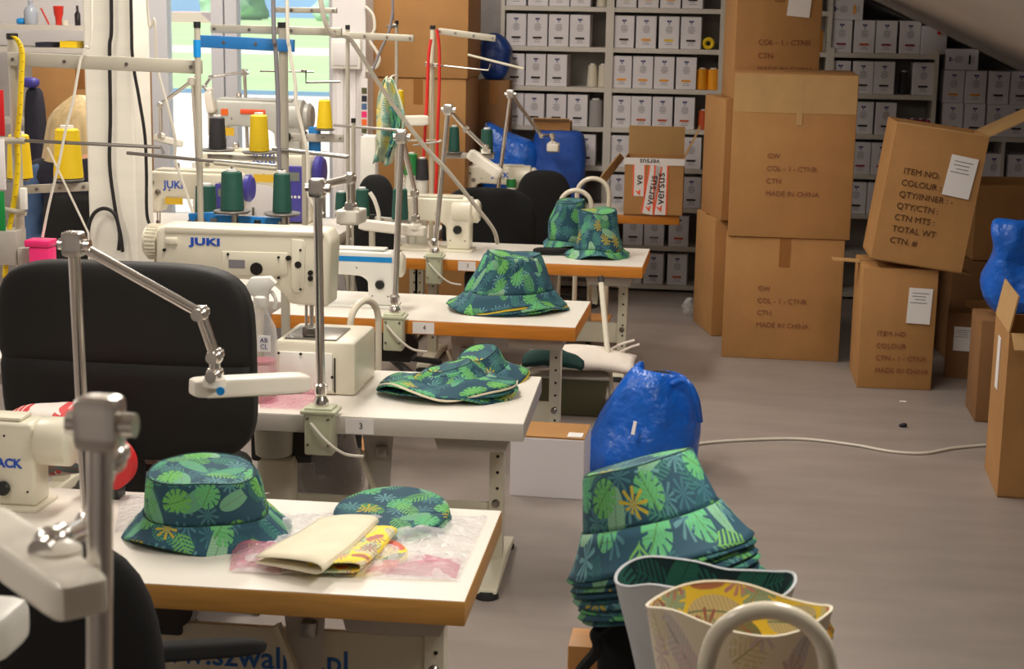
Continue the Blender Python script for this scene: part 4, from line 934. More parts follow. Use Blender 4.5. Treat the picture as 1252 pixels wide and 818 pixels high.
c = at(1004, 752, 2.62); b = B(); b.grid(lambda u, v: Vector((c.x-.03+.05*u, 2.6+.03*v, c.z-.02+.03*math.sin(3*u)-.03*v)), 8, 6, .2, .2); b.obj
o = b.obj('yellow_scrap', 'yellow_print', None, solid=.003); tag(o, 'small yellow printed scrap sticking out beside the yellow hat', 'fabric piece')
# black strap and wooden block
c = at(735, 790, 2.95)
b = B(); b.tube([at(745, 762, 2.94), at(728, 775, 2.93), at(730, 795, 2.94), at(705, 830, 2.96), at(690, 900, 2.98)], .011, 6, 6); solo(b, 'black_strap', 'black_fabric', 'black fabric strap hanging below the leaning hat stack', 'strap')
p = at(702, 790, 3.05); solo(B().box((p.x+.03, 3.1, p.z/2), (.085, .1, p.z), bev=.004), 'wood_post', 'wood_block', 'light wooden block beside the chair under the hat stack', 'block')
# ================================================================ cartons
def carton(label, fl, w, d, h, z0=0, rz=0, tilt=0, mat='cardboard', flaps='', tape=True, open_=False, name='carton', text=None, labelpos=None, loc_center=None, tapes=None):
    t = thing(name, label, 'carton', (fl[0], fl[1], z0), rz)
    M = Matrix.Rotation(tilt, 4, 'Y')
    th = .006
    if open_:
        for c, s, nm in (((w/2, d/2, th/2), (w, d, th), 'bottom_panel'), ((w/2, th/2, h/2), (w, th, h), 'front_panel'), ((w/2, d-th/2, h/2), (w, th, h), 'back_panel'), ((th/2, d/2, h/2), (th, d-2*th, h), 'side_panel'), ((w-th/2, d/2, h/2), (th, d-2*th, h), 'side_panel')):
            B().box(c, s, M).obj(nm, mat, t, smooth=False)
    else:
        B().box((w/2, d/2, h/2), (w, d, h), M, bev=.006).wob(.0018, 5, fl[0]*9).obj('carton_body', mat, t)
        B().box((w/2, d/2, h+.0005), (w*.98, .012, .002), M).obj('top_seam', 'cardboard_dark', t)
        if tape:
            B().box((w/2, d/2, h+.0015), (w*.99, .055, .001), M).obj('packing_tape', 'tape_brown', t)
            B().box((w*.5, -.0012, h-.075), (.055, .002, .15), M).obj('packing_tape', 'tape_brown', t)
    for f in flaps.split():
        f = (f+':.96').split(':'); sd_, ang, ln, df = f[:4]; a = R(float(ang)); ln = float(ln); df = float(df)
        if sd_ == 'r': Mf = M @ Matrix.Translation((w, d/2, h)) @ Matrix.Rotation(-a, 4, 'Y'); b = B().box((ln/2, 0, 0), (ln, d*df, th), Mf)
        if sd_ == 'l': Mf = M @ Matrix.Translation((0, d/2, h)) @ Matrix.Rotation(a, 4, 'Y'); b = B().box((-ln/2, 0, 0), (ln, d*df, th), Mf)
        if sd_ == 'b': Mf = M @ Matrix.Translation((w/2, d, h)) @ Matrix.Rotation(a, 4, 'X'); b = B().box((0, ln/2, 0), (w*.97, ln, th), Mf)
        if sd_ == 'f': Mf = M @ Matrix.Translation((w/2, 0, h)) @ Matrix.Rotation(-a, 4, 'X'); b = B().box((0, -ln/2, 0), (w*.97, ln, th), Mf)
        b.obj('flap', mat if mat != 'cardboard' else 'cardboard_light', t, smooth=False)
    for q in (text or []):
        s, x, z, sz, mm = q; txt(s, M @ facing((x, -.0028, z)), sz, mm, t, 'printing', 'LEFT', w=False, ext=.0009)
    if labelpos:
        x, z, lw, lh, ta = labelpos
        lb = B().box((0, 0, 0), (lw, .003, lh), M @ Matrix.Translation((x, -.006, z)) @ Matrix.Rotation(ta, 4, 'Y')).obj('shipping_label', 'paper_white', t, smooth=False)
        for i in range(4): B().box((-lw*.06*(i % 2), -.002, lh*(.36-.09*i)), (lw*(.7-.12*(i % 3)), .001, lh*.02), M @ Matrix.Translation((x, -.006, z)) @ Matrix.Rotation(ta, 4, 'Y')).obj('printed_line', 'ink_grey', lb, smooth=False)
    return t
mk_txt = lambda x, z, s, mm='ink_red', l=('COL - 1 - CTNR', 'CTN', 'MADE IN CHINA'): [(q, x, z-i*s*1.75, s, mm) for i, q in enumerate(l)]
# front tall pair
hz = at(885, 288, 8.56).z
carton('large closed carton at the bottom front of the tall carton stack', (.012, 8.56), .597, .55, hz, 0, R(-1), text=mk_txt(.17, hz*.58, .036, l=('GW', 'COL - 1 - CTNR', 'CTN', 'MADE IN CHINA')))
h2 = at(1043, 92, 8.55).z-hz
cu = carton('large closed carton stacked on the bottom front one, pale tape across its top', (.018, 8.545), .612, .55, h2, hz+.001, R(-.5), tape=False, text=mk_txt(.18, h2*.5, .036, l=('GW', 'COL - 1 - CTNR', 'CTN', 'MADE IN CHINA')))
B().box((.306, -.001, h2-.1), (.606, .002, .19)).obj('wide_tape', 'cardboard_light', cu, smooth=False); B().box((.33, -.002, h2-.13), (.03, .002, .25)).obj('tape_strip', 'cardboard_light', cu, smooth=False)
# rear stack, three high, turned
z1_ = at(880, 270, 9.05).z; z2_ = at(893, 122, 9.0).z
carton('closed carton at the foot of the turned rear stack', (-.05, 9.1), .58, .45, z1_, 0, R(14))
carton('closed carton in the middle of the turned rear stack', (-.02, 9.06), .58, .45, z2_-z1_-.001, z1_+.001, R(15))
carton('topmost carton of the stack with a white label near its top right', (.015, 9.02), .45, .45, .66, z2_+.001, R(8), text=mk_txt(.12, .30, .04), labelpos=(.33, .52, .12, .17, R(5)))
# second stack
h4 = at(1060, 327, 7.98).z
carton('narrow closed carton carrying the leaning open one, white label on its front', (.66, 7.98), .35, .42, h4, 0, R(1), flaps='l:2:.13:.2 r:-14:.18:.3', tape=False, text=mk_txt(.08, h4*.46, .034, l=('ITEM NO', 'COLOUR', 'CTN - 1 - CTNR', 'MADE IN CHINA')), labelpos=(.27, h4*.70, .11, .17, R(2)))
p5 = at(1064, 322, 7.96); h5 = (at(1090, 152, 7.96)-p5).length
carton('leaning open carton printed with item and quantity lines, big white label', (p5.x, 7.96), .425, .40, h5*.99, p5.z+.02, R(1), tilt=R(7.5), open_=True, flaps='r:34:.27 f:-172:.18', text=[(s, .07, h5*.66-i*.0545, .04, 'ink_brown') for i, s in enumerate(('ITEM NO.', 'COLOUR : #', 'QTY/INNER : -', 'QTY/CTN :  ', 'CTN MTS :  ', 'TOTAL WT', 'CTN. #'))], labelpos=(.33, h5*.68, .125, .19, R(3)))
# right foreground carton
pa = on(1219, 608, 0); pb = on(1206, 577, 0); dr = math.atan2(pb.y-pa.y, pb.x-pa.x)-R(90)
h7 = at(1240, 408, pa.y).z
t = carton('open carton at the right picture edge with a raised flap', (pa.x, pa.y), .45, .42, h7, 0, dr, open_=True, flaps='l:100:.14 f:-20:.12')
B().box((-.0025, .24, h7-.16), (.003, .075, .2)).obj('shipping_label', 'paper_white', t, smooth=False)
# background right: cartons, bag
pq = at(1190, 320, 8.7)
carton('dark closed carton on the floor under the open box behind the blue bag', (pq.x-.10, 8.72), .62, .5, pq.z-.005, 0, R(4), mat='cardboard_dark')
carton('open carton behind the blue bag near the sloping ceiling', (pq.x, 8.74), .5, .45, at(1195, 226, 8.74).z-pq.z, pq.z, R(6), open_=True, tape=False)
pp = at(1150, 468, 8.25)
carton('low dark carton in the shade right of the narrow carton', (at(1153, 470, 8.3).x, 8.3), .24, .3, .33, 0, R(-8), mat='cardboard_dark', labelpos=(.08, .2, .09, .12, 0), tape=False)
pc = on(1213, 480, 0)
carton('closed carton under the blue bag behind the right edge carton', (pc.x+.03, pc.y+.15), .5, .35, .36, 0, R(20), tape=False)
def sack(rings_, Y, df, n=36, pw=.8):
    out = []
    for y, xl, xr in rings_:
        a, b_ = at(xl, y, Y), at(xr, y, Y); r_ = (b_.x-a.x)/2; cx = (a.x+b_.x)/2
        out.append([Vector((cx+r_*math.copysign(abs(math.cos(q))**pw, math.cos(q)), Y+r_*df*math.copysign(abs(math.sin(q))**pw, math.sin(q)), (a.z+b_.z)/2)) for q in [2*math.pi*i/n for i in range(n)]])
    return out
b = B()
rings = sack(((387, 1222, 1262), (384, 1208, 1276), (368, 1194, 1292), (348, 1194, 1292), (330, 1203, 1290), (318, 1216, 1282), (306, 1220, 1284), (290, 1219, 1286), (276, 1226, 1278), (272, 1236, 1268)), 7.5, .7)
zb = min(p.z for p in rings[0])
solo(B().box((rings[0][0].x-.06, 7.55, (zb-.004)/2), (.34, .3, zb-.006), bev=.006), 'carton', 'cardboard_dark', 'plain dark carton carrying the bright blue plastic sack', 'carton')
b.loft(rings); b.wob(.06, 4.5, 3).wob(.025, 13, 6); solo(b, 'plastic_sack', 'bag_blue', 'bright blue plastic sack by the right edge, behind the open carton', 'sack', sub=1)
# rear table carton with tapes
p = on(762, 262.5, ZT); w6 = on(834, 263.5, ZT).x-p.x; h6 = at(760, 193, p.y).z-ZT
t6 = carton('open carton wrapped in printed tape standing on the rear table', (p.x, p.y+.01), w6, .3, h6, ZT+.0005, R(.5), open_=True, flaps='b:100:.17 r:65:.2')
def vtape(x, w, z0, z1, s, rot=0):
    M = Matrix.Translation((x, -.002, (z0+z1)/2)) @ Matrix.Rotation(rot, 4, 'Y')
    tp = B().box((0, 0, 0), (w, .002, z1-z0), M).obj('printed_tape', 'tape_white', t6, smooth=False)
    for sx in (-1, 1): B().box((sx*w*.44, -.0012, 0), (w*.11, .001, z1-z0), M).obj('tape_border', 'tape_orange', tp, smooth=False)
    txt(s, M @ Matrix.Translation((0, -.0015, 0)) @ Matrix.Rotation(R(90), 4, 'X') @ Matrix.Rotation(R(90), 4, 'Z'), w*.85, 'ink_dark', tp, w=False, bold=.0006)
    txt('A', M @ Matrix.Translation((0, -.0022, -(z1-z0)*.38)) @ Matrix.Rotation(R(90), 4, 'X') @ Matrix.Rotation(R(200), 4, 'Z'), w*.5, 'tape_orange', tp, w=False, bold=.002)
vtape(w6*.25, .075, .11, h6-.03, 've'); vtape(w6*.62, .085, .005, h6-.02, 'versus', R(0)); vtape(w6*.47, .08, .005, h6-.04, 'versus', R(8))
q = [at(*z, t6.location.y+dy) for z, dy in (((758, 187), .0), ((763, 193), .22), ((741, 222), .22), ((734, 217), .0))]
B().poly(q).obj('flap', 'cardboard_light', t6, w=True, smooth=False, solid=.006)
tp = B().box((w6/2, -.003, h6-.018), (w6+.01, .002, .04)).obj('printed_tape', 'tape_white', t6, smooth=False); txt('versus', facing((w6*.42, -.0045, h6-.018)) @ Matrix.Rotation(R(180), 4, 'Z'), .045, 'ink_dark', tp, w=False, bold=.0006)
# tall cartons left of the racks
YC = 9.75; xl = at(452, 90, YC).x; xr = at(572, 90, YC).x; zc = at(500, 95, YC).z
carton('tall closed carton at the base of the pile beside the narrow column', (xl, YC), xr-xl, .5, zc*.5-.001, 0, 0)
carton('closed carton second from the top beside the narrow column', (xl+.005, YC+.005), xr-xl-.015, .5, zc*.5-.002, zc*.5, 0)
carton('topmost carton of the pile beside the narrow column', (xl-.01, YC-.005), xr-xl+.01, .5, .62, zc+.001, 0)
xs1 = at(624, 120, 10.2).x; zs1 = at(605, 99, 10.2).z
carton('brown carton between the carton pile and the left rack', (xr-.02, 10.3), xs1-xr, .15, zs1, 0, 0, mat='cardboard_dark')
c = at(598, 66, 10.1); solo(B().sq((c.x, 10.36, zs1+.14), (.10, .085, .145), 2.6, 10).wob(.03, 9, 5), 'refuse_sack', 'bag_navy', 'dark blue plastic sack on top of the brown carton left of the racks', 'sack', sub=1)
carton('tall tan carton near the wall behind the blond worker', (at(40, 130, 9.6).x, 9.6), .6, .4, at(60, 76, 9.6).z, 0, 0)
# totes on the rear table
def blob(label, name, mat, c0, c1, Y, dY, zb, seed, tops, cat='bag', amp=.02):
    x0 = c0; x1 = c1; b = B(); n = 24; rings = []
    for k in range(9):
        q = k/8; rings.append([Vector(((x0+x1)/2+(x1-x0)/2*(.86+.14*math.sin(q*3.0))*math.copysign(abs(math.cos(a))**.6, math.cos(a)), Y+dY*math.copysign(abs(math.sin(a))**.6, math.sin(a))*(1-.35*q), zb+q*(tops(.5+.5*math.cos(a))-zb))) for a in [2*math.pi*i/n for i in range(n)]])
    b.loft(rings, True, True).wob(amp, 8, seed); return solo(b, name, mat, label, cat, sub=1)
xa, xb_, xc = at(588, 190, 10.2).x, at(652, 190, 10.2).x, at(716, 190, 10.2).x
za_ = at(595, 143, 10.2).z; zb_ = at(625, 172, 10.2).z; zc_ = at(690, 158, 10.2).z
blob('bright blue crinkled bag on the rear table, left of the navy tote', 'crinkled_bag', 'bag_blue', xa, xb_+.03, 10.2, .12, ZT+.002, 3, lambda u: za_+(zb_-za_)*min(1, u*1.6))
blob('navy tote bag full of cartons on the rear table', 'tote_bag', 'tote_navy', xb_-.01, xc, 10.24, .13, ZT+.002, 6, lambda u: zc_, amp=.012)
p = at(620, 165, 10.3); carton('flat tan carton poking out of the navy tote bag', (at(652, 150, 10.2).x, 10.2), at(697, 150, 10.2).x-at(652, 150, 10.2).x, .15, .06, zc_-.015, 0, open_=True, flaps='f:25:.05')
# ================================================================ floor items
c = on(788, 578, 0); zt = at(790, 462, c.y+.02).z; b = B(); rr = []
Yb = c.y+.06
rr = sack(((606, 722, 846), (598, 714, 856), (570, 714, 858), (540, 718, 859), (515, 727, 859), (492, 742, 856), (474, 760, 847), (462, 772, 836), (456, 778, 830), (470, 784, 824)), Yb, .85, 40)
zt = max(p.z for r_ in rr for p in r_); z0_ = min(p.z for p in rr[0])
for r_ in rr:
    for p in r_: p.z = max(0.004, p.z)
bag = thing('floor_bag', 'shiny blue plastic bag sitting on the floor by the white edged table', 'bag', (c.x, c.y+.06, 0))
b.loft(rr, True, False).wob(.06, 4.5, 1).wob(.026, 12, 4)
for v in b.bm.verts: v.co.z = max(.002, v.co.z)
b.obj('bag_body', 'bag_blue', bag, w=True, sub=1)
B().sq(((rr[-1][0].x+rr[-1][20].x)/2, Yb-.03, zt-.012), (.06, .05, .022), 2.5, 6).wob(.01, 20).obj('opening_shade', 'black_fabric', bag, w=True)  # black lump stands in for the shade inside the bag's opening
h0 = at(783, 442, c.y+.05); B().loft([[Vector((h0.x+.02*math.cos(a)*s+o_, c.y+.05+.012*math.sin(a)*s, z)) for a in [i*math.pi/5 for i in range(10)]] for z, s, o_ in ((zt-.03, 1.3, -.01), (zt+.03, 1, -.004), (h0.z-.01, .8, 0), (h0.z, .4, .003))]).obj('handle', 'bag_blue', bag, w=True)
B().tube([at(820, 470, Yb-.1), at(838, 466, Yb-.14), at(851, 486, Yb-.16), at(856, 515, Yb-.12)], .012, 8).obj('handle', 'bag_blue', bag, w=True)
p = at(774, 522, c.y-.155); B().obox((p.x, p.y-.0, p.z-.03), (p.x+.008, p.y+.01, p.z+.02), .016, .004).obj('white_tag', 'paper_white', bag, w=True)
p = on(623, 606, 0); w_ = on(713, 611, 0).x-p.x; hb_ = at(625, 534, p.y).z
wb = thing('white_box', 'white carton with a brown lid under the orange table 4', 'box', (p.x, p.y, 0), R(-1.5))
B().box((w_/2, .11, hb_/2), (w_, .22, hb_), bev=.003).obj('box_body', 'thread_box_white', wb, smooth=False)
B().box((w_/2, .11, hb_+.004), (w_*.99, .215, .006)).obj('lid', 'cardboard', wb, smooth=False)
B().box((w_*.86, .04, hb_+.009), (.055, .06, .004)).obj('tape_patch', 'paper_white', wb, smooth=False)
zo = at(690, 463, 7.15).z; xo0, xo1 = at(632, 480, 7.15).x, at(742, 480, 7.15).x
ob = thing('storage_bin', 'olive green bin under the fabric heap beside the blue floor bag', 'bin', ((xo0+xo1)/2, 7.3, 0))
B().prism([(xo0+.03, 0), (xo1-.03, 0), (xo1, zo), (xo0, zo)], 7.15, 7.5, bev=.01).obj('bin_body', 'olive_plastic', ob, w=True)
B().box(((xo0+xo1)/2, 7.325, zo+.006), (xo1-xo0+.02, .37, .014), bev=.005).obj('rim', 'stand_grey', ob, w=True)
def heap(label, name, mat, x0, x1, Y, dY, zb, zt_, seed):
    b = B(); b.grid(lambda u, v: Vector((x0+(x1-x0)*u, Y+dY*(v-.5)*(1-.25*u), zb+(zt_-zb)*(math.sin(math.pi*min(1, max(0, .03+.94*v)))**.5)*(.35+.65*math.sin(math.pi*(.12+.83*u)))+.008*noise.noise(Vector((u*5, v*4, seed))))), 22, 12); return tag(b.obj(name, mat, None, solid=.02, off=-1, ang=70), label, 'fabric')
heap('white folded fabric heap spilling off the olive bin', 'fabric_heap', 'fabric_white', at(646, 450, 7.25).x, at(776, 440, 7.25).x, 7.3, .4, zo+.034, at(740, 424, 7.3).z, 2)
heap('dark green folded fabric above the white heap under table 4', 'folded_fabric', 'fabric_teal', at(640, 440, 7.1).x, at(714, 440, 7.1).x, 7.09, .12, at(690, 452, 7.1).z, at(690, 424, 7.1).z, 5)
for k, (qa, qb) in enumerate((((745, 428), (776, 416)), ((752, 434), (782, 421)))):
    a, b_ = at(*qa, 7.35), at(*qb, 7.35); solo(B().tube([a, a.lerp(b_, .5)+Vector((0, 0, .006)), b_], .006, 6), 'fabric_tie', 'fabric_white', f'white cord end sticking out of the fabric heap, {["upper", "lower"][k]} one', 'cord')
a, b_ = at(735, 346, 7.45), at(747, 474, 7.2); e_ = a+(b_-a)*((a.z-.0)/(a.z-b_.z))
t = thing('support_tube', 'cream tube leaning from under the fourth table down beside the blue floor bag', 'tube', e_); B().cyl(a, e_, .013).obj('tube', 'cream_tube', t, w=True); B().cyl(a, a+(a-b_)*.06, .014).obj('tube_cap', 'black_plastic', t, w=True)
def cable(label, pts, r_, mat, name='cable', k=8): return solo(B().tube(pts, r_, 6, k), name, mat, label, 'cable')
fl = [on(x, y, .007) for x, y in ((700, 562), (790, 556), (858, 542), (930, 537), (985, 537), (1045, 544), (1090, 552), (1130, 554), (1165, 548), (1206, 544), (1245, 540))]
cable('thin white cable snaking across the grey floor', fl, .006, 'cord_white', 'floor_cable')
p = on(1104, 492, 0); solo(B().box((p.x, p.y, .004), (.03, .02, .004)), 'paper_scrap', 'paper_white', 'tiny white paper scrap on the floor below the narrow carton', 'scrap')
p = on(1104, 522, 0); solo(B().sq((p.x, p.y, .008), (.018, .012, .008), 2, 4).wob(.006, 60), 'dark_scrap', 'dark_cloth', 'tiny dark thread scrap on the open floor', 'scrap')
p = on(842, 385, 0); t = thing('clear_wrap', 'small ball of crumpled clear film on the floor by the turned stack', 'film', (p.x, p.y, 0)); B().sq((0, 0, .05), (.04, .04, .05), 2, 6).wob(.02, 30).obj('film_ball', 'poly_bag', t, ang=20)
# under table 3: cup, bag and small stuff
p = at(335, 556, 5.0); t = thing('plastic_cup', 'frosted plastic cup below the white edged table by the chair', 'cup', (p.x, 5.0, p.z))
B().lathe([(.05, 0), (.058, .005), (.062, .09), (.059, .092)], None, 24).obj('cup_body', 'frosted_plastic', t)
q = at(340, 560, 5.0)
t = thing('cream_pedestal', 'cream rounded machine pedestal under the frosted cup', 'pedestal', (q.x, 5.0, 0)); B().box((0, 0, p.z/2-.001), (.11, .1, p.z-.002), bev=.02).obj('housing', 'cream_metal', t)
p = at(395, 575, 5.15); t = thing('waste_bag', 'clear plastic waste bag hanging under the white edged table', 'plastic bag', (p.x, 5.2, .09)); B().sq((0, 0, .18), (.12, .08, .18), 2.5, 8).wob(.03, 9).obj('bag_film', 'poly_bag', t, ang=20)
solo(B().box((p.x-.02, 5.25, .04), (.5, .3, .08), bev=.01), 'wood_crate', 'wood_block', 'pale wooden board on the floor under the white edged table', 'board')
a, b_ = at(345, 565, 5.05), at(368, 558, 5.05); solo(B().obox(a, b_, .02, .016, .003), 'pink_clip', 'pink_plastic', 'pink clip on the clear waste bag under the table', 'clip')
solo(B().box((at(385, 560, 5.55).x, 5.6, .26), (.3, .12, .52), bev=.03), 'black_sack', 'black_fabric', 'black sack standing in the dark under the white edged table', 'sack')
# ================================================================ thread stands
def down(p, z=ZT): return Vector((p.x, p.y, z))
def rail(b, p, q, h=.04, th=.02): return b.obox(p, q, th, h, .003)
def stand(label, poles, rails=(), rods=(), discs=(), name='thread_stand', pr=.014):
    p0 = poles[0][0]; t = thing(name, label, 'thread stand', (p0.x, p0.y, poles[0][1]))
    for p, z, m_ in poles:
        B().cyl((p.x, p.y, z), p, pr).obj('pole', m_, t, w=True); B().cyl(p, p+Vector((0, 0, .02)), pr*1.15).obj('pole_cap', 'black_plastic', t, w=True)
    for p, q, h, m_ in rails:
        o = rail(B(), p, q, h).obj('thread_rail', m_, t, w=True); k = B()
        for f in (.03, .3, .62, .95): c = p.lerp(q, f); k.cyl(c-Vector((0, .011, 0)), c-Vector((0, .0135, 0)), .006, n=10)
        k.obj('thread_guides', 'steel', o, w=True)
    for P, r_, m_ in rods: B().tube(P, r_, 8, 0).obj('guide_rod', m_, t, w=True)
    for c, r_, zb in discs:
        d = B().lathe([(r_*.9, -.006), (r_, 0), (r_*.97, .003)], Matrix.Translation(c), 24).obj('cone_tray', 'tray_grey', t, w=True)
        B().cyl(c, c+Vector((0, 0, .15)), .004).obj('spindle', 'steel', d, w=True)
        if zb is not None: B().cyl((c.x, c.y, zb), c, .009).obj('tray_post', 'rail_paint', d, w=True)
    return t
# far left stand
Y1 = 5.5
a, b_ = at(15, 48, Y1), at(241, 34, Y1)
d1, d2 = at(84, 219, Y1+.18), at(18, 219, Y1+.18)
s1 = stand('tall grey thread stand at the left edge with yellow measuring tape', [(a, ZT, 'rail_paint')],
    [(at(10, 72, Y1-.02), at(247, 82, Y1-.02), .046, 'rail_paint'), (at(20, 232, Y1+.18), at(108, 228, Y1+.18), .03, 'rail_paint')],
    [([at(0, 172, Y1-.03), at(30, 172, Y1-.03)], .012, 'rail_paint'), ([at(30, 172, Y1-.03), at(197, 180, Y1-.03), at(200, 188, Y1-.03)], .006, 'steel'), ([at(-10, 253, Y1-.04), at(32, 261, Y1-.04)], .009, 'rail_paint')],
    [(d1, .055, None), (d2, .055, None)], pr=.017)
B().box((at(17, 300, Y1).x, Y1-.02, at(17, 300, Y1).z), (.075, .09, .12), bev=.006).obj('stand_clamp', 'stand_grey', s1, w=True)
B().box((at(36, 312, Y1-.04).x, Y1-.05, at(36, 312, Y1-.04).z), (.06, .05, .06), bev=.006).obj('clamp_jaw', 'stand_grey', s1, w=True)
B().box((at(29, 243, Y1-.05).x, Y1-.05, at(29, 243, Y1-.05).z), (.022, .02, .075), Matrix.Identity(4), bev=.003).obj('switch_plate', 'machine_white', s1, w=True)
cone('thread_yellow', d1+Vector((0, 0, .004)), 'big yellow thread cone in front of the blond worker', 'yellow cones on the left stand', .052, .042, .18)
cone('thread_yellow', d2+Vector((.02, 0, .004)), 'big yellow thread cone at the left edge behind the measuring tape', 'yellow cones on the left stand', .045, .036, .16)
P = [at(*q, Y1-.035) for q in ((16, 44), (22, 50), (27, 65), (26, 100), (24, 140), (21, 168), (22, 200), (18, 240), (10, 290), (6, 340))]
b = B(); b.grid(lambda u, v: spline(P, 6)[min(54, int(round(u*54)))]+Vector((.018*(v-.5)*2*.55, -.004*math.sin(v*3), 0)), 54, 1)
mt = thing('measuring_tape', 'yellow measuring tape hanging over the left thread stand', 'tape', P[-1]); b.obj('tape_strip', 'yellow_tape', mt, w=True, solid=.0015)
k = B(); SP = spline(P, 6)
for i in range(6, 54, 2): k.box(SP[i]+Vector((.004, -.006, 0)), (.008, .0008, .0016))
k.obj('tape_marks', 'ink_dark', mt, w=True, smooth=False)
for nm, mm, lab, q0, q1 in (('red_ruler', 'red_plastic', 'red plastic ruler at the far left edge', (2, 110), (3, 166)), ('green_ruler', 'green_plastic', 'green plastic strip at the far left edge below the stand arm', (3, 234), (3, 296)), ('white_ruler', 'paper_white', 'white marked ruler at the far left edge between red and green', (3, 170), (3, 232))):
    a, b_ = at(*q0, Y1-.06), at(*q1, Y1-.06); solo(B().box((a.x-.012, Y1-.06, (a.z+b_.z)/2), (.035, .006, a.z-b_.z), bev=.001), nm, mm, lab, 'ruler')
b_ = at(241, 34, 5.45)
stand('grey thread stand pole with blue tape right of the white pillar', [(b_, 0, 'rail_paint')], [], [([at(155, 187, 5.42), at(250, 196, 5.42), at(338, 203, 5.42)], .006, 'steel'), ([at(338, 206, 5.42), at(262, 199, 5.42)], .008, 'rail_paint')], pr=.0105)
c = at(241, 60, 5.45); solo(B().cyl((c.x, 5.45, c.z-.026), (c.x, 5.45, c.z+.03), .0125), 'blue_tape', 'stripe_blue', 'blue tape wound around the pole right of the pillar', 'tape')
a = at(346, 34, 6.1)
stand('grey thread stand with blue rail in front of the terrace doors', [(a, 0, 'rail_paint')], [(at(238, 50, 6.08), at(360, 56, 6.08), .045, 'rail_blue'), (at(258, 35, 6.12), at(418, 39, 6.12), .03, 'rail_paint'), (at(334, 12, 6.12), at(412, 13, 6.12), .02, 'rail_paint')],
      [([at(333, 182, 6.08), at(425, 192, 6.08)], .008, 'steel'), ([at(368, 86, 6.1), at(374, 86, 6.1), at(374, 101, 6.1), at(416, 100, 6.1)], .004, 'steel'), ([at(318, 87, 6.1), at(384, 88, 6.1)], .003, 'steel')], pr=.0175)
# green cones above the big machine
g1, g2 = at(284, 258, 5.42), at(345, 261, 5.42)
st2 = stand('blue barred cone stand above the large cream machine', [(at(316, 276, 5.46), 0, 'rail_paint')], [(at(262, 268, 5.46), at(348, 272, 5.46), .032, 'tray_blue'), (at(232, 270, 5.5), at(262, 268, 5.5), .05, 'tray_blue')], [], [(g1, .062, None), (g2, .062, None)])
for c in (g1, g2): B().cyl((c.x, c.y+.03, at(300, 270, 5.46).z-.01), c+Vector((0, .03, -.004)), .012).obj('tray_post', 'steel', st2, w=True)
cone('thread_green', g1+Vector((0, 0, .004)), 'dark green thread cone on a round tray, left of two above the big machine', None, .040, .034, .133); cone('thread_green', g2+Vector((0, 0, .004)), 'dark green thread cone on a round tray, right of two above the big machine', None, .032, .027, .135)
cone('thread_green', at(252, 262, 5.9), 'dark green thread cone half hidden behind the pole, left of the tray', None, .04, .036, .11)
solo(B().cyl(down(at(252, 262, 5.9), 0), at(252, 262, 5.9), .04), 'cone_base', 'tray_blue', 'blue base under the half hidden green cone', 'stand')
# black and yellow cones higher
g1, g2 = at(266, 183, 6.72+.3), at(317, 186, 6.72+.3)
stand('grey double tray cone stand behind the purple boxed machine', [(at(345, 195, 7.06), ZT, 'rail_paint')], [(at(254, 191, 7.06), at(350, 195, 7.06), .02, 'stand_grey')], [], [(g1, .075, None), (g2, .075, None)])
cone('thread_black', g1+Vector((0, 0, .004)), 'charcoal thread cone left of the yellow one before the terrace doors', None, .038, .032, .14); cone('thread_yellow', g2+Vector((0, 0, .004)), 'yellow thread cone beside the charcoal one before the terrace doors', None, .043, .036, .16)
g = at(397, 158, 8.2); sy_ = stand('grey bracket stand for the small yellow cone by the column', [(at(372, 166, 8.22), ZT, 'rail_paint')], [(at(356, 168, 8.22), at(420, 169, 8.22), .04, 'stand_grey')], [], [(g, .05, None)])
cone('thread_yellow', g+Vector((0, 0, .004)), 'yellow thread cone left of the narrow white column', None, .040, .029, .145)
c = at(385, 166, 8.25); B().box((c.x, 8.246, c.z-.02), (.06, .02, .13), bev=.004).obj('blue_clip', 'tray_blue', sy_, w=True)
# middle stands
a = at(425, 36, 7.55); yl = at(487, 138, 8.5)
stand('grey thread stand with short rail before the narrow column', [(a, 0, 'rail_paint'), (at(432, 150, 7.5), 0, 'rail_paint')], [(at(421, 43, 7.53), at(506, 47, 7.53), .03, 'rail_paint')], [([at(408, 153, 7.5), at(496, 160, 7.5)], .006, 'steel'), ([at(393, 186, 7.45), at(428, 191, 7.45)], .006, 'steel')], pr=.0095)
stand('pale thread stand pole in front of the brown cartons', [(at(485, 30, 8.6), ZT, 'rail_paint')], [(at(474, 33, 8.6), at(486, 31, 8.6), .02, 'steel')], [], [(at(480, 132, 8.62), .06, None)], pr=.009)
cone('thread_yellow', at(486, 131, 8.62)+Vector((.01, 0, 0)), 'small yellow thread cone behind the hanging floral scarf', None, .026, .022, .09); cone('thread_black', at(478, 131, 8.62)-Vector((.015, 0, 0)), 'small black thread cone behind the hanging floral scarf', None, .022, .02, .085)
a = at(529, 36, 8.46); t5s = [at(553, 189, 8.3), at(596, 190, 8.32)]
stand('cream thread stand with red cords, right of the brown cartons', [(a, 0, 'cream_metal')], [(at(536, 38, 8.44), at(606, 47, 8.44), .032, 'rail_paint'), (at(520, 78, 8.44), at(536, 80, 8.44), .02, 'cream_metal'), (at(544, 190, 8.49), at(604, 191, 8.49), .03, 'stand_grey')], [([at(538, 80, 8.44), at(597, 86, 8.44), at(600, 78, 8.44)], .005, 'steel'), ([at(572, 67, 8.42), at(640, 84, 8.42)], .006, 'cream_metal'), ([at(496, 172, 8.44), at(540, 172, 8.44)], .006, 'cream_metal')], [(at(555, 186, 8.5), .05, None), (at(594, 187, 8.5), .05, None)], pr=.0125)
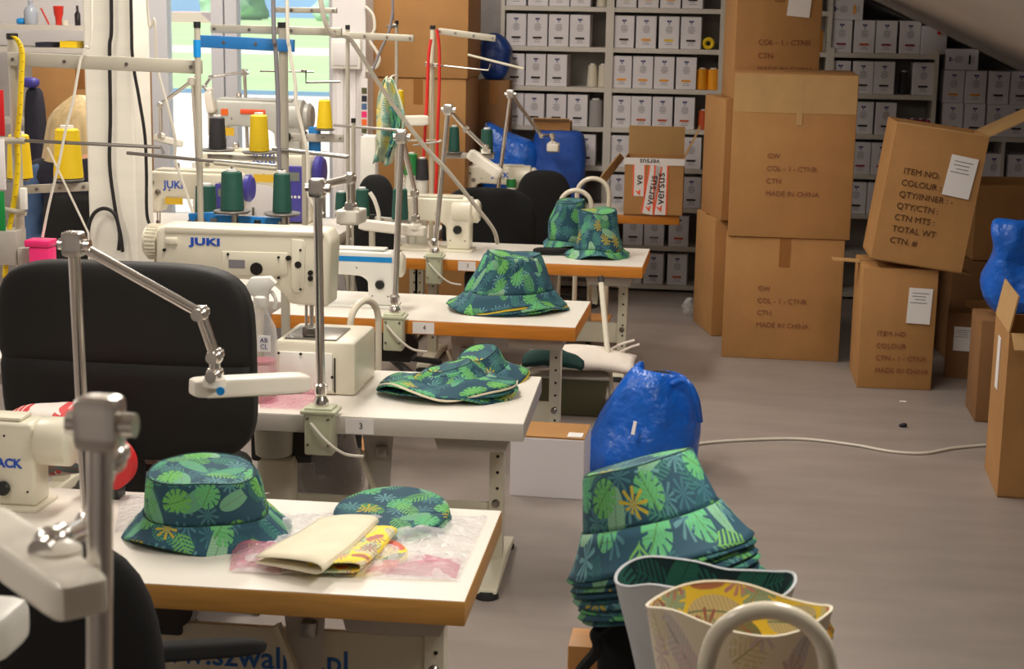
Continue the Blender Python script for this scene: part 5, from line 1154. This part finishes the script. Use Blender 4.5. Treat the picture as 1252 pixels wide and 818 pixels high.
cone('thread_green', at(555, 185, 8.5), 'green thread cone left of two beside the drooping lamp', None, .030, .024, .13); cone('thread_green', at(595, 187, 8.5), 'green thread cone right of two beside the drooping lamp', None, .034, .029, .125)
for i, pts in enumerate((((527, 48), (524, 70), (522, 120), (519, 170), (517, 215), (515, 250)), ((534, 36), (537, 60), (537, 110), (535, 160), (534, 205), (532, 245)))):
    cable(f'red cord hanging down along the cream stand, {["left", "right"][i]} one', [at(*q, 8.40) for q in pts], .008, 'cord_red', 'hanging_cable')
# green cones on table 4 stand
for i, (px, py, r_, h_) in enumerate(((443, 264, .032, .12), (489, 268, .036, .135), (417, 257, .026, .08))):
    c = at(px, py, 7.0); cone('thread_green', c, ['green thread cone right of the lamp joint above table 4', 'green thread cone behind the pole of the table 4 lamp', 'green thread cone half hidden left of the lamp joint'][i], None, r_, r_*.85, h_)
a, b_ = at(410, 262, 7.02), at(505, 272, 7.02)
stand('low grey cone stand behind table 4', [(at(455, 268, 7.02), .0, 'rail_paint')], [(a, b_, .02, 'stand_grey')], [([at(505, 178, 7.0), at(540, 173, 7.0)], .004, 'steel')], [])
# green/black cones mid table 5
for px, py, mm, lab in ((503, 214, 'thread_leaf', 'bright green thread cone behind the table 4 lamp pole'), (516, 220, 'thread_black', 'black thread cone by the red cords'), (688-63, 229, 'thread_leaf', 'small green thread cone on the rear table')):
    Yk = 8.25 if px < 600 else 9.86; c = at(px, py, Yk); c.z = max(c.z, ZT); cone(mm, c, lab, None, .035 if px < 600 else .03, .028, .11 if px < 600 else .05)
    if c.z > ZT+.01: solo(B().cyl(down(c), c, .03), 'cone_base', 'machine_white', 'pale base under the '+lab, 'stand')
# ================================================================ cables
V = lambda p, z: Vector((p.x, p.y, min(z, SZ0+SL*(p.x-SX0)-.03)))
yp = 7.47
top = at(136, 0, yp); cable('black cable running down the middle of the white pillar', [V(top, CEIL)]+[at(*q, yp) for q in ((136, 0), (134, 60), (135, 140), (134, 200), (140, 250), (146, 285), (145, 306))], .009, 'cord_black')
top = at(160, 0, yp); cable('dark cable along the right edge of the white pillar', [V(top, CEIL)]+[at(*q, yp) for q in ((160, 0), (162, 70), (170, 120), (177, 165), (179, 210), (180, 265), (190, 282))], .008, 'cord_black')
cable('black cable loop at the foot of the white pillar', [at(*q, yp-.02) for q in ((107, 300), (109, 275), (116, 260), (128, 255), (140, 262), (147, 285), (150, 308))], .009, 'cord_black')
top = at(112, 0, 5.44); cable('pale cable in front of the white pillar reaching to the left table', [V(top, CEIL)]+[at(*q, 5.44) for q in ((112, 0), (104, 60), (98, 75), (90, 120), (80, 160), (72, 200), (60, 250), (52, 290))], .005, 'cord_white')
top = at(180, 0, 6.6); cable('pale cable hanging right of the pillar across the window', [V(top, CEIL)]+[at(*q, 6.6) for q in ((180, 0), (189, 25), (192, 80), (205, 130), (214, 170), (214, 195), (224, 225), (240, 272))], .006, 'cord_white')
top = at(390, 0, 6.0); cable('thick cream cable slanting down to the fourth table', [V(at(370, -40, 5.9), CEIL)]+[at(*q, 6.0+.0055*q[1]) for q in ((392, 0), (430, 50), (475, 120), (520, 180), (548, 210), (580, 250), (603, 280), (608, 297))], .010, 'cord_white')
top = at(334, 0, 6.4); cable('grey cable hanging before the terrace doors', [V(top, CEIL)]+[at(*q, 6.0) for q in ((334, 0), (337, 60), (340, 130), (341, 190), (345, 240))], .008, 'ink_grey')
top = at(350, 0, 6.0); cable('thin grey wire hanging right of the stand pole before the doors', [V(top, CEIL)]+[at(*q, 5.9) for q in ((351, 0), (354, 60), (361, 100), (362, 125), (370, 160), (376, 190), (378, 240), (395, 262))], .007, 'cord_white')
top = at(480, 0, 8.4); cable('pale wire looping down the front of the brown cartons', [V(top, CEIL)]+[at(*q, 8.5) for q in ((480, 0), (480, 15), (475, 40), (465, 62), (458, 80), (452, 92))], .007, 'ink_grey')
cable('white cable bundle looping beside the narrow column', [at(*q, 9.49) for q in ((447, 8), (456, 18), (458, 35), (452, 48), (460, 62), (464, 72), (460, 82), (450, 84), (449, 88))], .009, 'cord_white')
for i, (p, q) in enumerate((((58, 180), (108, 285)),)): cable(f'thin straight white wire {["behind the yellow cone at left", "across the terrace doors"][i]}', [at(*p, 5.62), at(*p, 5.62).lerp(at(*q, 5.62), .5), at(*q, 5.62), down(at(*q, 5.62))], .004, 'cord_white', k=0)
cable('pale curved cable of the large machine near table 4', [at(*q, 6.95) for q in ((452, 235), (458, 245), (463, 262), (462, 275))], .009, 'cord_white')
# scarf
b = B(); P = spline([at(*q, 7.9) for q in ((474, 96), (475, 120), (478, 150), (474, 175), (468, 200))], 4)
def sc(u, v):
    i = min(len(P)-1, int(round(v*(len(P)-1)))); w = .012+.062*math.sin(min(1, v*1.25)*2.6)
    return P[i]+Vector((w*(u-.5)*2, .03*math.sin(u*9+v*4), .01*math.sin(u*7)))
b.grid(sc, 14, len(P)-1, .3, .45); tag(b.obj('hanging_scarf', 'floral_print', None, solid=.006), 'floral yellow and green cloth hanging from a pole by the cartons', 'cloth')
b = B(); b.grid(lambda u, v: sc(.55+.3*u, .3+.6*v)+Vector((0, -.035, 0)), 6, 10, .2, .4); tag(b.obj('hanging_cloth', 'leaf_print', None, solid=.004), 'dark leaf printed cloth strip hanging on the floral scarf', 'cloth')
cable('cord holding the hanging floral cloth', [at(485, 92, 8.5), at(480, 93, 8.2), at(474, 98, 7.9)], .005, 'cord_white')
solo(B().box((at(452, 190, 8.6).x, 8.6, (ZT+at(452, 165, 8.6).z)/2), (.085, .1, at(452, 165, 8.6).z-ZT), bev=.015), 'white_machine_case', 'machine_white', 'white upright machine case right of the colour strip', 'case')
# side tables that carry the middle rear items
table('white sewing table behind the low cone stand, mid left', (at(505, 280, 8.15).x+.02, 8.52), 0, .28, .5, 'laminate_edge', None, 0, (.14, .24), drawer=False)
# ================================================================ left rear shelf and worker
Y9 = 10.35; x0, x1 = at(-40, 40, Y9).x, at(118, 40, Y9).x; zs = at(60, 31, Y9).z
t = thing('wall_shelf', 'white shelf unit with bottles near the rear wall at left', 'shelf', ((x0+x1)/2, Y9, 0))
for z in (zs, zs-.14, zs-.6): B().box(*bx((x0, Y9, z-.03), (x1, Y9+.35, z))).obj('shelf_board', 'rack_paint', t, w=True, smooth=False)
for x in (x0, x1): B().box(*bx((x-.012, Y9, 0), (x+.012, Y9+.35, zs))).obj('side_panel', 'rack_paint', t, w=True, smooth=False)
def item(px, prof, mat, label, cat, name, z=zs, dy=.1):
    c = at(px, 28, Y9+dy); solo(B().lathe(prof, Matrix.Translation((c.x, Y9+dy, z+.001)), 18), name, mat, label, cat)
item(38, [(.035, 0), (.042, .01), (.044, .08), (.034, .105), (.016, .122), (.016, .14), (.018, .142), (.018, .15)], 'bottle_grey', 'pale grey round bottle on the left rear shelf', 'bottle', 'bottle')
item(72, [(.02, 0), (.022, .045), (.03, .07), (.034, .12), (.03, .121)], 'cup_red', 'red cup on the left rear shelf', 'cup', 'cup')
item(95, [(.018, 0), (.019, .07), (.008, .09), (.008, .125)], 'bottle_dark', 'dark small bottle next to the pillar on the rear shelf', 'bottle', 'bottle')
item(80, [(.022, 0), (.024, .03)], 'thread_cream', 'cream spool beside the red cup on the rear shelf', 'spool', 'spool')
c = at(26, 28, Y9+.1); solo(B().sq((c.x, Y9+.1, zs+.021), (.028, .03, .02), 3, 5), 'blue_pad', 'stripe_blue', 'small blue item left of the grey bottle on the shelf', 'item')
a, b_ = at(50, 10, Y9+.06), at(60, 29, Y9+.06); b_.z = zs+.004; solo(B().cyl(b_, a, .006), 'red_pencil', 'cup_red', 'red pencil leaning on the left rear shelf', 'pencil')
c = at(86, 46, Y9+.06); solo(B().box((c.x, Y9+.1, zs-.14+.022), (.11, .16, .04)), 'yellow_folder', 'yellow_tape', 'yellow packet on the lower left rear shelf board', 'packet')
c = at(55, 45, Y9+.06); solo(B().box((c.x, Y9+.1, zs-.14+.017), (.10, .16, .03)), 'navy_folder', 'dark_cloth', 'navy folder on the lower left rear shelf board', 'folder')
c = at(33, 108, 9.15); solo(B().sq((c.x, 9.25, c.z/2), (.05, .07, c.z/2), 5, 8), 'dark_coat', 'dark_cloth', 'dark clothing hanging in the gap left of the tan carton', 'coat')
solo(B().sq((at(33, 103, 9.15).x, 9.2, at(33, 108, 9.15).z+.03), (.05, .04, .03), 2.5, 5), 'purple_bundle', 'purple_plastic', 'small purple bundle left of the tall tan carton', 'bundle')
c = at(52, 300, 5.0); c = at(52, 301, 5.42); t = thing('pink_box', 'bright pink plastic box behind the wide black chair', 'box', (c.x, 5.42, ZT))
B().box((0, 0, (c.z-ZT)/2), (.072, .07, c.z-ZT), bev=.006).obj('box_body', 'pink_plastic', t); B().box((-.006, 0, c.z-ZT+.012), (.088, .075, .024), bev=.004).obj('box_lid', 'pink_plastic', t)
# worker: one skinned body, seated with the back to us
pc_ = at(84, 200, 8.0); px_ = pc_.x
man = thing('person', 'blond person in dark top and blue denim bent over a machine, back turned', 'person', (px_, 8.0, 0))
def body(name, verts, edges, mat, parent, root=0, sub=2):
    me = bpy.data.meshes.new(name); me.from_pydata([v[0] for v in verts], edges, []); me.materials.append(MATS[mat])
    o = bpy.data.objects.new(name, me); COL.objects.link(o); o.parent = parent
    sk = o.modifiers.new('skin', 'SKIN'); sk.use_smooth_shade = True
    if not me.skin_vertices: me.skin_vertices.new() if hasattr(me.skin_vertices, 'new') else None
    for i, v in enumerate(verts): me.skin_vertices[0].data[i].radius = v[1] if isinstance(v[1], tuple) else (v[1], v[1]); me.skin_vertices[0].data[i].use_root = i == root
    sb = o.modifiers.new('soft', 'SUBSURF'); sb.levels = sub; sb.render_levels = sub
    return o
zh = at(80, 150, 8.0).z; hx = at(86, 150, 8.0).x-px_
vs = [((0, .02, .46), (.15, .12)), ((0, .03, .62), (.125, .10)), ((-.01, .08, .80), (.15, .11)), ((-.01, .12, .93), (.11, .085)), ((-.01, .17, 1.0), .055), ((-.005, .2, zh-.06), .07), ((0, .22, zh+.04), (.085, .095)), ((0, .22, zh+.1), .06),
      ((-.19, .12, .91), .058), ((-.24, .16, .72), .046), ((-.2, .36, .66), .038), ((-.15, .46, .63), .03), ((-.13, .5, .62), .026),
      ((.18, .12, .91), .058), ((.24, .18, .72), .046), ((.2, .36, .66), .038), ((.15, .46, .63), .03), ((.13, .5, .62), .026),
      ((-.1, .06, .45), .09), ((-.13, .42, .46), .075), ((-.13, .44, .24), .055), ((-.13, .42, .08), .042), ((-.13, .54, .04), .035),
      ((.1, .06, .45), .09), ((.13, .42, .46), .075), ((.13, .44, .24), .055), ((.13, .42, .08), .042), ((.13, .54, .04), .035)]
es = [(0, 1), (1, 2), (2, 3), (3, 4), (4, 5), (5, 6), (6, 7), (3, 8), (8, 9), (9, 10), (10, 11), (11, 12), (3, 13), (13, 14), (14, 15), (15, 16), (16, 17), (0, 18), (18, 19), (19, 20), (20, 21), (21, 22), (0, 23), (23, 24), (24, 25), (25, 26), (26, 27)]
body('body', vs, es, 'skin', man)
g = lambda r_: tuple(q+.016 for q in r_) if isinstance(r_, tuple) else r_+.014
tv = [(vs[i][0], g(vs[i][1])) for i in (0, 1, 2, 3)]+[(vs[8][0], g(vs[8][1])), (vs[9][0], g(vs[9][1])), (vs[13][0], g(vs[13][1])), (vs[14][0], g(vs[14][1]))]
body('dark_top', tv, [(0, 1), (1, 2), (2, 3), (3, 4), (4, 5), (3, 6), (6, 7)], 'dark_cloth', man)
jv = [((0, .02, .44), g((.155, .125)))]+[(vs[i][0], g(vs[i][1])) for i in (18, 19, 20, 21, 23, 24, 25, 26)]
body('denim_trousers', jv, [(0, 1), (1, 2), (2, 3), (3, 4), (0, 5), (5, 6), (6, 7), (7, 8)], 'denim', man)
dv = [((-.13, .05, .93), .05), ((-.21, .09, .88), .075), ((-.25, .10, .72), .072), ((-.25, .08, .58), .075), ((-.22, .06, .46), .085)]
body('denim_jacket', dv, [(0, 1), (1, 2), (2, 3), (3, 4)], 'denim', man)
b = B(); n = 30; rings = []
for k in range(10):
    q = k/9; z = zh+.125-q*.35; r_ = .13*math.sin(min(1, q*2.2+.12)*1.57)*(1-.25*max(0, q-.6)); cx = -.01-.055*q*q
    rings.append([Vector((cx+r_*1.12*math.cos(a)+.006*math.sin(9*a), .17+.02*(1-q)+r_*math.sin(a)*.95-.03*q, z)) for a in [2*math.pi*i/n for i in range(n)]])
b.loft(rings).obj('hair', 'hair_blond', man)
